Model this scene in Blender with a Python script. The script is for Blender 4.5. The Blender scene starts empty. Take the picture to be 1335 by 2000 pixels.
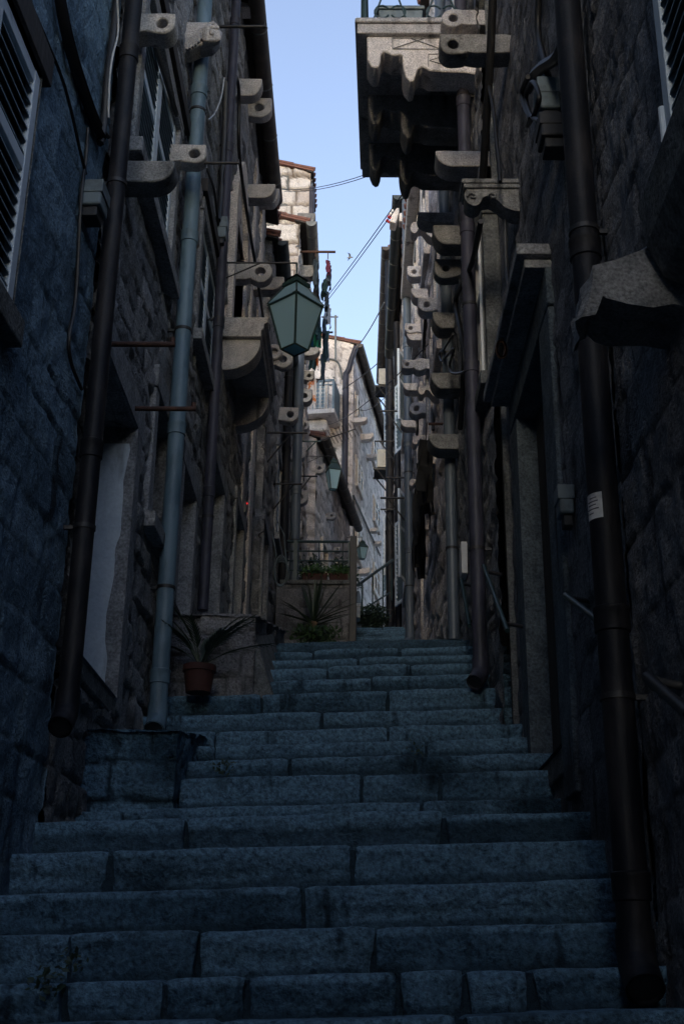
import bpy, bmesh, math, random
import numpy as np
from mathutils import Vector, Matrix

# ------------------------------------------------------------------ camera
SC = bpy.context.scene
COL = SC.collection
F_PX, U0, V0 = 2378.0, 667.5, 1000.0            # focal length in photo pixels, photo centre
_dY = Vector((22.5, -930.0, -F_PX)).normalized()   # alley direction in camera space
_dZ = Vector((72.5, 6080.0, -F_PX))
_dZ = (_dZ - _dY * _dZ.dot(_dY)).normalized()
_dX = _dY.cross(_dZ)
W2C = Matrix((( _dX.x, _dY.x, _dZ.x), (_dX.y, _dY.y, _dZ.y), (_dX.z, _dY.z, _dZ.z)))
C2W = W2C.transposed()
cam_data = bpy.data.cameras.new('camera')
cam = bpy.data.objects.new('camera', cam_data)
COL.objects.link(cam)
cam.matrix_world = C2W.to_4x4()
cam_data.sensor_fit = 'VERTICAL'
cam_data.sensor_height = 36.0
cam_data.lens = 36.0 * F_PX / 2000.0
cam_data.clip_start = 0.05
cam_data.clip_end = 2000.0
SC.camera = cam

# ------------------------------------------------------------------ sky, sun, exposure
world = bpy.data.worlds.new('World')
SC.world = world
world.use_nodes = True
wn, wl = world.node_tree.nodes, world.node_tree.links
wn.clear()
w_out = wn.new('ShaderNodeOutputWorld')
w_bg = wn.new('ShaderNodeBackground')
w_sky = wn.new('ShaderNodeTexSky')
w_sky.sky_type = 'NISHITA'
w_sky.sun_disc = False
SUN_EL, SUN_ROT = math.radians(5.0), math.radians(188.0)
w_sky.sun_elevation = SUN_EL
w_sky.sun_rotation = SUN_ROT
w_sky.altitude = 50.0
w_sky.air_density = 1.0
w_sky.dust_density = 0.9
w_sky.ozone_density = 2.6
w_bg.inputs['Strength'].default_value = 0.13
w_hs = wn.new('ShaderNodeHueSaturation'); w_hs.inputs['Saturation'].default_value = 0.74; w_hs.inputs['Hue'].default_value = 0.512
wl.new(w_sky.outputs[0], w_hs.inputs['Color'])
wl.new(w_hs.outputs[0], w_bg.inputs['Color'])
wl.new(w_bg.outputs[0], w_out.inputs['Surface'])
sun_data = bpy.data.lights.new('sun', 'SUN')
sun_data.energy = 0.13
sun_data.angle = math.radians(14.0)
sun_data.color = (1.0, 0.96, 0.94)
sun = bpy.data.objects.new('sun', sun_data)
COL.objects.link(sun)
_sd = Vector((math.sin(SUN_ROT) * math.cos(SUN_EL), math.cos(SUN_ROT) * math.cos(SUN_EL), math.sin(SUN_EL)))
sun.rotation_euler = _sd.to_track_quat('Z', 'Y').to_euler()
SC.view_settings.view_transform = 'Standard'
SC.view_settings.look = 'None'
SC.view_settings.exposure = 2.35
SC.view_settings.gamma = 1.0
SC.view_settings.use_curve_mapping = False
try:
    SC.cycles.use_denoising = True
    SC.cycles.max_bounces = 8
    SC.cycles.diffuse_bounces = 5
    SC.cycles.caustics_reflective = False
    SC.cycles.caustics_refractive = False
except Exception:
    pass

# ------------------------------------------------------------------ projection helpers
def ray(u, v):
    return (C2W @ Vector((u - U0, -(v - V0), -F_PX))).normalized()
def at_x(u, v, X):
    d = ray(u, v); return d * (X / d.x)
def at_y(u, v, Y):
    d = ray(u, v); return d * (Y / d.y)

# ------------------------------------------------------------------ noise (numpy)
def _hash(i, j, seed):
    i = np.asarray(i).astype(np.int64); j = np.asarray(j).astype(np.int64)
    n = (i * 374761393 + j * 668265263 + seed * 1274126177) & 0x7fffffff
    n = ((n ^ (n >> 13)) * 1274126177) & 0x7fffffff
    n = ((n ^ (n >> 16)) * 668265263) & 0x7fffffff
    return ((n ^ (n >> 15)) & 0xffff) / 65535.0
def vnoise(x, y, seed=0):
    x = np.asarray(x, float); y = np.asarray(y, float)
    i = np.floor(x); j = np.floor(y)
    fx = x - i; fy = y - j
    fx = fx * fx * (3 - 2 * fx); fy = fy * fy * (3 - 2 * fy)
    a = _hash(i, j, seed); b = _hash(i + 1, j, seed); c = _hash(i, j + 1, seed); d = _hash(i + 1, j + 1, seed)
    return (a * (1 - fx) + b * fx) * (1 - fy) + (c * (1 - fx) + d * fx) * fy
def fbm(x, y, seed=0, octs=4):
    t = 0.0; a = 0.5; x = np.asarray(x, float); y = np.asarray(y, float)
    for k in range(octs):
        t = t + a * (vnoise(x, y, seed + 17 * k) - 0.5); x = x * 2.03; y = y * 2.03; a *= 0.5
    return t
def sstep(a, b, x):
    t = np.clip((x - a) / (b - a), 0, 1); return t * t * (3 - 2 * t)

# ------------------------------------------------------------------ object helpers
def world_loc(o):
    p = Vector((0, 0, 0))
    while o is not None:
        p = p + o.location; o = o.parent
    return p
def link(o, parent=None):
    COL.objects.link(o)
    if parent is not None: o.parent = parent
    return o
def tag(o, label=None, cat=None, group=None, kind=None):
    if label: o['label'] = label
    if cat: o['category'] = cat
    if group: o['group'] = group
    if kind: o['kind'] = kind
    return o
def thing(name, label, cat, loc, group=None):
    o = bpy.data.objects.new(name, None); o.location = loc; o.empty_display_size = 0.2
    COL.objects.link(o)
    return tag(o, label, cat, group)
def copy_tree(o, parent=None, loc=None):
    c = o.copy(); COL.objects.link(c)
    if parent is not None: c.parent = parent
    if loc is not None: c.location = loc
    for ch in list(o.children): copy_tree(ch, c)
    return c

class MB:
    def __init__(self): self.v = []; self.f = []
    def add(self, vs, fs):
        b = len(self.v); self.v.extend(tuple(p) for p in vs)
        self.f.extend(tuple(i + b for i in q) for q in fs); return self
    def box8(self, p):      # p: 8 points, bottom ring 0-3, top ring 4-7
        return self.add(p, [(0, 3, 2, 1), (4, 5, 6, 7), (0, 1, 5, 4), (1, 2, 6, 5), (2, 3, 7, 6), (3, 0, 4, 7)])
    def box(self, x0, x1, y0, y1, z0, z1):
        return self.box8([(x0, y0, z0), (x1, y0, z0), (x1, y1, z0), (x0, y1, z0), (x0, y0, z1), (x1, y0, z1), (x1, y1, z1), (x0, y1, z1)])
    def wbox(self, W, s0, s1, z0, z1, o0, o1):
        return self.box8([W.pt(s0, z0, o0), W.pt(s1, z0, o0), W.pt(s1, z0, o1), W.pt(s0, z0, o1),
                          W.pt(s0, z1, o0), W.pt(s1, z1, o0), W.pt(s1, z1, o1), W.pt(s0, z1, o1)])
    def prism(self, ring0, ring1):
        n = len(ring0); b = len(self.v)
        self.v.extend(tuple(p) for p in ring0); self.v.extend(tuple(p) for p in ring1)
        self.f.append(tuple(b + i for i in range(n))); self.f.append(tuple(b + n + i for i in reversed(range(n))))
        for i in range(n): self.f.append((b + i, b + (i + 1) % n, b + n + (i + 1) % n, b + n + i))
        return self
    def holed(self, outer, hole, fn0, fn1):
        """outer and hole: equal-length 2-D loops; fn0, fn1 map 2-D points to the two faces."""
        n = len(outer); b = len(self.v)
        for fn in (fn0, fn1):
            self.v.extend(tuple(fn(p)) for p in outer); self.v.extend(tuple(fn(p)) for p in hole)
        for i in range(n):
            j = (i + 1) % n
            self.f += [(b + i, b + j, b + n + j, b + n + i), (b + 2 * n + i, b + 3 * n + i, b + 3 * n + j, b + 2 * n + j),
                       (b + i, b + 2 * n + i, b + 2 * n + j, b + j), (b + n + i, b + n + j, b + 3 * n + j, b + 3 * n + i)]
        return self
    def tube(self, pts, r, n=8, cap=True):
        pts = [Vector(p) for p in pts]
        rs = r if isinstance(r, (list, tuple)) else [r] * len(pts)
        b = len(self.v); up = None
        for k, p in enumerate(pts):
            d = (pts[min(k + 1, len(pts) - 1)] - pts[max(k - 1, 0)])
            if d.length < 1e-9: d = Vector((0, 0, 1))
            d.normalize()
            if up is None:
                up = Vector((0, 0, 1)) if abs(d.z) < 0.9 else Vector((1, 0, 0))
            a = d.cross(up)
            if a.length < 1e-6: a = d.cross(Vector((0, 1, 0)))
            a.normalize(); c = a.cross(d).normalized(); up = c
            for i in range(n):
                t = 2 * math.pi * i / n
                self.v.append(tuple(p + (a * math.cos(t) + c * math.sin(t)) * rs[k]))
        for k in range(len(pts) - 1):
            for i in range(n):
                j = (i + 1) % n
                self.f.append((b + k * n + i, b + k * n + j, b + (k + 1) * n + j, b + (k + 1) * n + i))
        if cap:
            self.f.append(tuple(b + i for i in reversed(range(n))))
            self.f.append(tuple(b + (len(pts) - 1) * n + i for i in range(n)))
        return self
    def lathe(self, c, prof, n=24, axis=None):
        c = Vector(c); b = len(self.v)
        ax = Vector(axis).normalized() if axis else Vector((0, 0, 1))
        a = ax.orthogonal().normalized(); e = ax.cross(a)
        for r, h in prof:
            for i in range(n):
                t = 2 * math.pi * i / n
                self.v.append(tuple(c + ax * h + (a * math.cos(t) + e * math.sin(t)) * r))
        for k in range(len(prof) - 1):
            for i in range(n):
                j = (i + 1) % n
                self.f.append((b + k * n + i, b + k * n + j, b + (k + 1) * n + j, b + (k + 1) * n + i))
        return self
    def build(self, name, mat, parent=None, smooth=None, bevel=0.0, solid=True, wob=0.0, seed=0):
        me = bpy.data.meshes.new(name)
        off = world_loc(parent) if parent is not None else Vector((0, 0, 0))
        vs = np.array(self.v, float).reshape(-1, 3)
        if wob:
            vs = vs + wob * 2 * np.stack([fbm(vs[:, 1] * 9 + vs[:, 0] * 5, vs[:, 2] * 9, seed + k) for k in range(3)], 1)
        vs = vs - np.array(off)
        me.from_pydata([tuple(p) for p in vs], [], self.f)
        if solid:
            bm = bmesh.new(); bm.from_mesh(me); bmesh.ops.recalc_face_normals(bm, faces=bm.faces); bm.to_mesh(me); bm.free()
        me.materials.append(mat)
        if smooth is not None:
            me.polygons.foreach_set('use_smooth', [True] * len(me.polygons))
            if smooth < 179: me.set_sharp_from_angle(angle=math.radians(smooth))
        o = bpy.data.objects.new(name, me)
        link(o, parent)
        if bevel:
            m = o.modifiers.new('bevel', 'BEVEL'); m.width = bevel; m.segments = 2; m.limit_method = 'ANGLE'; m.angle_limit = math.radians(40)
        return o

def top(name, mb, mat, label, cat, group=None, **kw):
    """a one-mesh top-level thing with its origin at its own base"""
    vs = np.array(mb.v); c = Vector(((vs[:, 0].min() + vs[:, 0].max()) / 2, (vs[:, 1].min() + vs[:, 1].max()) / 2, vs[:, 2].min()))
    mb.v = [tuple(Vector(p) - c) for p in mb.v]
    o = mb.build(name, mat, None, **kw); o.location = c
    return tag(o, label, cat, group)

# ------------------------------------------------------------------ materials
def nd(nt, t, **kw):
    n = nt.nodes.new(t)
    for k, v in kw.items(): setattr(n, k, v)
    return n
def mixc(nt, fac, a, b, blend='MIX'):
    m = nd(nt, 'ShaderNodeMix', data_type='RGBA', blend_type=blend)
    for s, x in ((m.inputs['Factor'], fac), (m.inputs['A'], a), (m.inputs['B'], b)):
        if hasattr(x, 'is_output'): nt.links.new(x, s)
        elif isinstance(x, (int, float)): s.default_value = x
        else: s.default_value = (*x, 1.0)
    return m.outputs['Result']
def ramp(nt, src, a, b):
    m = nd(nt, 'ShaderNodeMapRange', interpolation_type='SMOOTHSTEP')
    nt.links.new(src, m.inputs['Value']); m.inputs['From Min'].default_value = a; m.inputs['From Max'].default_value = b
    return m.outputs['Result']
def noise(nt, vec, scale, detail=4, rough=0.55, stretch=None):
    n = nd(nt, 'ShaderNodeTexNoise'); n.inputs['Scale'].default_value = scale
    n.inputs['Detail'].default_value = detail; n.inputs['Roughness'].default_value = rough
    if stretch:
        mp = nd(nt, 'ShaderNodeMapping'); mp.inputs['Scale'].default_value = stretch; nt.links.new(vec, mp.inputs['Vector']); vec = mp.outputs[0]
    nt.links.new(vec, n.inputs['Vector']); return n.outputs['Fac']
def new_mat(name):
    m = bpy.data.materials.new(name); m.use_nodes = True
    nt = m.node_tree; b = nt.nodes['Principled BSDF']
    g = nd(nt, 'ShaderNodeNewGeometry')
    return m, nt, b, g.outputs['Position']
def stone_mat(name, ca, cb, mort, stain, bump=0.5, rough=0.9, attrs=True, grain=1.0, stain_lo=0.55, gr=(0.45, 1.5), pit=True):
    m, nt, b, pos = new_mat(name)
    big = noise(nt, pos, 1.3, 5); mid = noise(nt, pos, 9, 5, 0.65); fine = noise(nt, pos, 55 * grain, 4, 0.7)
    streak = noise(nt, pos, 2.2, 4, 0.6, (2.5, 2.5, 0.5))
    if attrs:
        ta = nd(nt, 'ShaderNodeAttribute', attribute_name='tint'); mo = nd(nt, 'ShaderNodeAttribute', attribute_name='mortar')
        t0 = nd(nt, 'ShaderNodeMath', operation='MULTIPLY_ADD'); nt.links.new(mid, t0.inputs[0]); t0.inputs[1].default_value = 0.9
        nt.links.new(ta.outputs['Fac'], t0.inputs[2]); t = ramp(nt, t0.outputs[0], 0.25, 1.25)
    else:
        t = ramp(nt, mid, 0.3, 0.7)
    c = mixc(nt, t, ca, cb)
    c = mixc(nt, ramp(nt, big, stain_lo, 0.75), c, stain)
    c = mixc(nt, ramp(nt, streak, 0.56, 0.74), c, tuple(x * 0.55 for x in stain))
    pits = nd(nt, 'ShaderNodeTexVoronoi'); pits.inputs['Scale'].default_value = 26 * grain; nt.links.new(pos, pits.inputs['Vector'])
    gm = nd(nt, 'ShaderNodeMapRange'); nt.links.new(fine, gm.inputs['Value'])
    gm.inputs['From Min'].default_value = 0.3; gm.inputs['From Max'].default_value = 0.72; gm.inputs['To Min'].default_value = gr[0]; gm.inputs['To Max'].default_value = gr[1]
    c = mixc(nt, 1.0, c, gm.outputs[0], 'MULTIPLY')
    if attrs and pit: c = mixc(nt, ramp(nt, pits.outputs['Distance'], 0.26, 0.06), c, mixc(nt, ramp(nt, mid, 0.5, 0.62), c, tuple(x * 0.4 for x in ca)))
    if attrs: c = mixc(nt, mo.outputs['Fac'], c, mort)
    nt.links.new(c, b.inputs['Base Color'])
    b.inputs['Roughness'].default_value = rough
    b.inputs['Specular IOR Level'].default_value = 0.25
    h = nd(nt, 'ShaderNodeMath', operation='MULTIPLY_ADD'); nt.links.new(fine, h.inputs[0]); h.inputs[1].default_value = 0.6; nt.links.new(mid, h.inputs[2])
    bp = nd(nt, 'ShaderNodeBump'); bp.inputs['Strength'].default_value = min(1.0, bump); bp.inputs['Distance'].default_value = 0.045
    nt.links.new(h.outputs[0], bp.inputs['Height']); nt.links.new(bp.outputs[0], b.inputs['Normal'])
    return m
def plain_mat(name, col, rough=0.5, col2=None, scale=8.0, bump=0.1, metal=0.0, spec=0.5, lo=0.45, hi=0.65, stretch=None):
    m, nt, b, pos = new_mat(name)
    n1 = noise(nt, pos, scale, 5, 0.6, stretch)
    c = mixc(nt, ramp(nt, n1, lo, hi), col, col2 if col2 else tuple(x * 0.6 for x in col))
    nt.links.new(c, b.inputs['Base Color'])
    b.inputs['Roughness'].default_value = rough; b.inputs['Metallic'].default_value = metal; b.inputs['Specular IOR Level'].default_value = spec
    if bump:
        bp = nd(nt, 'ShaderNodeBump'); bp.inputs['Strength'].default_value = bump; bp.inputs['Distance'].default_value = 0.01
        nt.links.new(noise(nt, pos, scale * 5, 4), bp.inputs['Height']); nt.links.new(bp.outputs[0], b.inputs['Normal'])
    return m

M = {}
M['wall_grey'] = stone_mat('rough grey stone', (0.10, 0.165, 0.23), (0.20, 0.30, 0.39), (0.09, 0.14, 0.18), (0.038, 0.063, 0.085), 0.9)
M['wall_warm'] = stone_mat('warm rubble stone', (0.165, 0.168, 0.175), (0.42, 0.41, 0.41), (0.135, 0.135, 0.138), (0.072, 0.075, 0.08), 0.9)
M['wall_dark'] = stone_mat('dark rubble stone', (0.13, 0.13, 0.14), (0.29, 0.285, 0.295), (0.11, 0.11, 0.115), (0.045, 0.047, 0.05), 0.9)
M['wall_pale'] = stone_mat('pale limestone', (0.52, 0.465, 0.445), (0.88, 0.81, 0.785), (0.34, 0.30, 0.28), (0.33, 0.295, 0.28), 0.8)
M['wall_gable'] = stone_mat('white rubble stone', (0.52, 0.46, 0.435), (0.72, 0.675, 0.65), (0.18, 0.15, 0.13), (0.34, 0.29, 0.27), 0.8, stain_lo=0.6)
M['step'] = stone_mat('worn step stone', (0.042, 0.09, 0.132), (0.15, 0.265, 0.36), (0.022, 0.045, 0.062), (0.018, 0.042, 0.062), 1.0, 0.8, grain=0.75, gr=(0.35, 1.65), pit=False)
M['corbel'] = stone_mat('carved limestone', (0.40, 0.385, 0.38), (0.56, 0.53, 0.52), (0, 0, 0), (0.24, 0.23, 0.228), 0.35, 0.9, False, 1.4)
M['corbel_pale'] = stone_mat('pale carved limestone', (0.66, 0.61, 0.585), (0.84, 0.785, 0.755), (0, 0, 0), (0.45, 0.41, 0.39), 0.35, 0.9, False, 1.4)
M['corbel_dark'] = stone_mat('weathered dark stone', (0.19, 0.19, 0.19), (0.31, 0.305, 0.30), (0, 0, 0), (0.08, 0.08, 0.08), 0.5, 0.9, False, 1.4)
M['trim'] = stone_mat('dressed stone trim', (0.25, 0.25, 0.255), (0.38, 0.375, 0.378), (0, 0, 0), (0.145, 0.147, 0.15), 0.35, 0.9, False)
M['trim_dark'] = stone_mat('dressed dark stone', (0.11, 0.115, 0.115), (0.19, 0.195, 0.19), (0, 0, 0), (0.055, 0.057, 0.057), 0.5, 0.9, False)
M['trim_pale'] = stone_mat('dressed pale stone', (0.60, 0.53, 0.48), (0.74, 0.67, 0.61), (0, 0, 0), (0.42, 0.36, 0.32), 0.35, 0.9, False)
M['jamb_dark'] = stone_mat('darkened jamb stone', (0.085, 0.105, 0.12), (0.15, 0.18, 0.20), (0, 0, 0), (0.03, 0.03, 0.032), 0.5, 0.9, False)  # doorway stone darkened in its colour to offset the low sun on it
M['plaster'] = stone_mat('whitewashed plaster', (0.70, 0.76, 0.80), (0.78, 0.83, 0.86), (0, 0, 0), (0.58, 0.62, 0.65), 0.2, 0.85, False, 0.8, 0.66, (0.9, 1.08))
M['wood_dark'] = plain_mat('dark weathered wood', (0.035, 0.03, 0.028), 0.8, (0.06, 0.05, 0.045), 6, 0.3, stretch=(4, 4, 0.6))
M['wood_brown'] = plain_mat('brown timber', (0.12, 0.075, 0.045), 0.8, (0.18, 0.115, 0.07), 6, 0.3)
M['paint_pale'] = plain_mat('pale weathered paint', (0.64, 0.71, 0.77), 0.6, (0.48, 0.54, 0.59), 12, 0.15, lo=0.55, hi=0.75)
M['paint_slat'] = plain_mat('slate green paint', (0.20, 0.27, 0.31), 0.6, (0.15, 0.20, 0.23), 10, 0.1)
M['paint_white'] = plain_mat('white paint', (0.72, 0.72, 0.71), 0.55, (0.55, 0.54, 0.52), 10, 0.1, lo=0.55, hi=0.75)
M['paint_blue'] = plain_mat('blue grey paint', (0.16, 0.23, 0.28), 0.5, (0.12, 0.17, 0.21), 6, 0.1)
M['paint_green'] = plain_mat('dark green metal', (0.02, 0.045, 0.045), 0.45, (0.035, 0.06, 0.06), 9, 0.1)
M['pvc_grey'] = plain_mat('grey plastic pipe', (0.14, 0.215, 0.27), 0.5, (0.085, 0.14, 0.18), 8, 0.15, stretch=(1, 1, 0.3))
M['pvc_blue'] = plain_mat('slate plastic pipe', (0.10, 0.125, 0.155), 0.4, (0.075, 0.095, 0.12), 5, 0.05, stretch=(1, 1, 0.3))
M['pipe_dark'] = plain_mat('dark brown pipe', (0.008, 0.009, 0.013), 0.55, (0.026, 0.024, 0.026), 9, 0.2, spec=0.25, stretch=(1, 1, 0.3))
M['pipe_plum'] = plain_mat('plum brown pipe', (0.055, 0.054, 0.076), 0.5, (0.03, 0.031, 0.042), 9, 0.2, spec=0.3, stretch=(1, 1, 0.3))
M['gutter'] = plain_mat('brown gutter', (0.06, 0.048, 0.042), 0.55, (0.10, 0.08, 0.065), 7, 0.1)
M['gutter_green'] = plain_mat('dark green gutter', (0.022, 0.032, 0.034), 0.45, (0.035, 0.045, 0.048), 7, 0.1)
M['zinc'] = plain_mat('zinc gutter', (0.20, 0.21, 0.205), 0.5, (0.14, 0.145, 0.14), 6, 0.1, 0.4)
M['iron'] = plain_mat('black iron', (0.018, 0.018, 0.02), 0.5, (0.03, 0.026, 0.025), 14, 0.15)
M['rust'] = plain_mat('rusty iron', (0.05, 0.022, 0.015), 0.75, (0.09, 0.04, 0.025), 18, 0.3)
M['cable'] = plain_mat('black cable', (0.012, 0.012, 0.013), 0.5, bump=0.0)
M['cable_white'] = plain_mat('white cable', (0.5, 0.5, 0.5), 0.5, bump=0.0)
M['box_grey'] = plain_mat('grey plastic box', (0.16, 0.20, 0.215), 0.5, bump=0.05)
M['box_black'] = plain_mat('black plastic box', (0.02, 0.02, 0.022), 0.5, bump=0.05)
M['tile'] = plain_mat('terracotta roof tile', (0.19, 0.085, 0.065), 0.85, (0.13, 0.07, 0.06), 9, 0.4)
M['terracotta'] = plain_mat('terracotta', (0.05, 0.014, 0.010), 0.8, (0.035, 0.011, 0.009), 9, 0.2)
M['leaf'] = plain_mat('green leaf', (0.035, 0.075, 0.028), 0.5, (0.05, 0.10, 0.035), 14, 0.1)
M['leaf_dark'] = plain_mat('dark leaf', (0.025, 0.045, 0.028), 0.5, (0.04, 0.065, 0.035), 14, 0.1)
M['leaf_bright'] = plain_mat('bright leaf', (0.07, 0.15, 0.03), 0.5, (0.04, 0.10, 0.03), 14, 0.1)
M['soil'] = plain_mat('soil', (0.04, 0.03, 0.022), 0.95)
M['black_cloth'] = plain_mat('black cloth', (0.010, 0.010, 0.011), 0.9)
M['navy_cloth'] = plain_mat('navy cloth', (0.03, 0.045, 0.06), 0.9)
M['pink_cloth'] = plain_mat('crimson cloth', (0.12, 0.02, 0.045), 0.9)
M['green_cloth'] = plain_mat('green cloth', (0.04, 0.30, 0.16), 0.9)
M['blue_cloth'] = plain_mat('blue cloth', (0.06, 0.26, 0.5), 0.9)
M['teal_cloth'] = plain_mat('teal cloth', (0.02, 0.06, 0.07), 0.9)
M['orange_cloth'] = plain_mat('orange cloth', (0.45, 0.12, 0.02), 0.9)
M['patterned_cloth'] = plain_mat('patterned cloth', (0.5, 0.49, 0.52), 0.9, (0.45, 0.15, 0.04), 7, 0.0, lo=0.5, hi=0.58)
M['grey_cloth'] = plain_mat('grey cloth', (0.3, 0.32, 0.36), 0.9)
M['orange'] = plain_mat('orange glow tint', (0.62, 0.24, 0.03), 0.6)  # colour standing for warm light at a casement edge
M['glow_slat'] = plain_mat('orange glow slats', (0.40, 0.24, 0.13), 0.7)  # warm glow of a lit window put into the slat colour
M['red'] = plain_mat('red plastic', (0.5, 0.02, 0.03), 0.5)
M['pane'] = plain_mat('dark window glass', (0.02, 0.025, 0.03), 0.12, bump=0.0)
M['ac_white'] = plain_mat('off white casing', (0.50, 0.50, 0.47), 0.5, (0.42, 0.42, 0.39), 7, 0.05)
M['sticker'] = plain_mat('white sticker', (0.7, 0.7, 0.7), 0.5, bump=0.0)
M['grey_print'] = plain_mat('grey print', (0.2, 0.2, 0.22), 0.6, bump=0.0)
M['ground'] = stone_mat('ground', (0.12, 0.11, 0.10), (0.2, 0.18, 0.16), (0, 0, 0), (0.1, 0.09, 0.08), 0.5, 0.95, False)
def glass_mat():
    m, nt, b, pos = new_mat('frosted lantern glass')
    out = nt.nodes['Material Output']
    b.inputs['Base Color'].default_value = (0.43, 0.62, 0.70, 1); b.inputs['Roughness'].default_value = 0.35
    tr = nd(nt, 'ShaderNodeBsdfTranslucent'); tr.inputs['Color'].default_value = (0.52, 0.75, 0.84, 1)
    mx = nd(nt, 'ShaderNodeMixShader'); mx.inputs[0].default_value = 0.5
    n = noise(nt, pos, 30, 3); bp = nd(nt, 'ShaderNodeBump'); bp.inputs['Strength'].default_value = 0.1; nt.links.new(n, bp.inputs['Height']); nt.links.new(bp.outputs[0], b.inputs['Normal'])
    nt.links.new(b.outputs[0], mx.inputs[1]); nt.links.new(tr.outputs[0], mx.inputs[2]); nt.links.new(mx.outputs[0], out.inputs['Surface'])
    return m
M['lantern_glass'] = glass_mat()

# ------------------------------------------------------------------ walls
class Wall:
    """a vertical wall plane: s runs along it, z is height, o is the distance out of the wall"""
    def __init__(self, p0, d, side):
        self.p0 = Vector((p0[0], p0[1], 0)); self.d = Vector((d[0], d[1], 0)).normalized()
        self.n = Vector((self.d.y, -self.d.x, 0)) if side == 'L' else Vector((-self.d.y, self.d.x, 0))
    def pt(self, s, z, o=0.0):
        p = self.p0 + self.d * s + self.n * o; return Vector((p.x, p.y, z))
    def px(self, u, v, o=0.0):
        r = ray(u, v); c = self.p0 + self.n * o
        p = r * (c.dot(self.n) / r.dot(self.n)); return (p - self.p0).dot(self.d), p.z
    def sec(self, u, v, s):
        r = ray(u, v); c = self.p0 + self.d * s
        p = r * (c.dot(self.d) / r.dot(self.d)); return (p - c).dot(self.n), p.z

def stone_field(s, z, rowh, asp, seed, depth, mw, lump):
    """height (m), tint, mortar for irregular coursed stones"""
    rng = random.Random(seed)
    zz = z + 0.22 * fbm(s * 0.8, z * 0.5, seed + 3, 3) + 0.085 * fbm(s * 4, z * 4, seed + 4, 3)
    z0, z1 = zz.min() - 1, zz.max() + 1
    rows = [z0]
    while rows[-1] < z1: rows.append(rows[-1] + rowh * rng.uniform(0.65, 1.45))
    rows = np.array(rows)
    ri = np.clip(np.searchsorted(rows, zz) - 1, 0, len(rows) - 2)
    h = np.zeros_like(s); tint = np.zeros_like(s); e = np.zeros_like(s)
    ss = s + 0.16 * fbm(s * 1.5, z * 4.0, seed + 9, 3)
    smin, smax = ss.min() - 1, ss.max() + 1
    for r in range(len(rows) - 1):
        m = ri == r
        if not m.any(): continue
        rh = rows[r + 1] - rows[r]
        cols = [smin - rng.random()]
        while cols[-1] < smax: cols.append(cols[-1] + rh * asp * rng.uniform(0.5, 1.7))
        cols = np.array(cols); rnd = np.array([[rng.random() for _ in range(4)] for _ in cols])
        ci = np.clip(np.searchsorted(cols, ss[m]) - 1, 0, len(cols) - 2)
        a = ss[m] - cols[ci]; b = cols[ci + 1] - ss[m]; w = cols[ci + 1] - cols[ci]
        c = zz[m] - rows[r]; d = rows[r + 1] - zz[m]
        ed = np.minimum(np.minimum(a, b), np.minimum(c, d))
        e[m] = ed; tint[m] = rnd[ci, 0]
        h[m] = depth * (rnd[ci, 1] - 0.5) + depth * 0.9 * (rnd[ci, 2] - 0.5) * (a / w - 0.5) * 2 + depth * 0.9 * (rnd[ci, 3] - 0.5) * (c / rh - 0.5) * 2
    e = e + 0.012 * fbm(s * 22, z * 22, seed + 5, 3)
    pr = sstep(0.0, mw * 1.5, e)
    h = h * pr - depth * 0.9 * (1 - pr) + lump * fbm(s * 3.2, z * 3.2, seed + 6, 5) + 1.1 * lump * fbm(s * 13, z * 13, seed + 7, 4)
    return h, tint, 1 - sstep(mw * 0.3, mw * 1.5, e)

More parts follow.
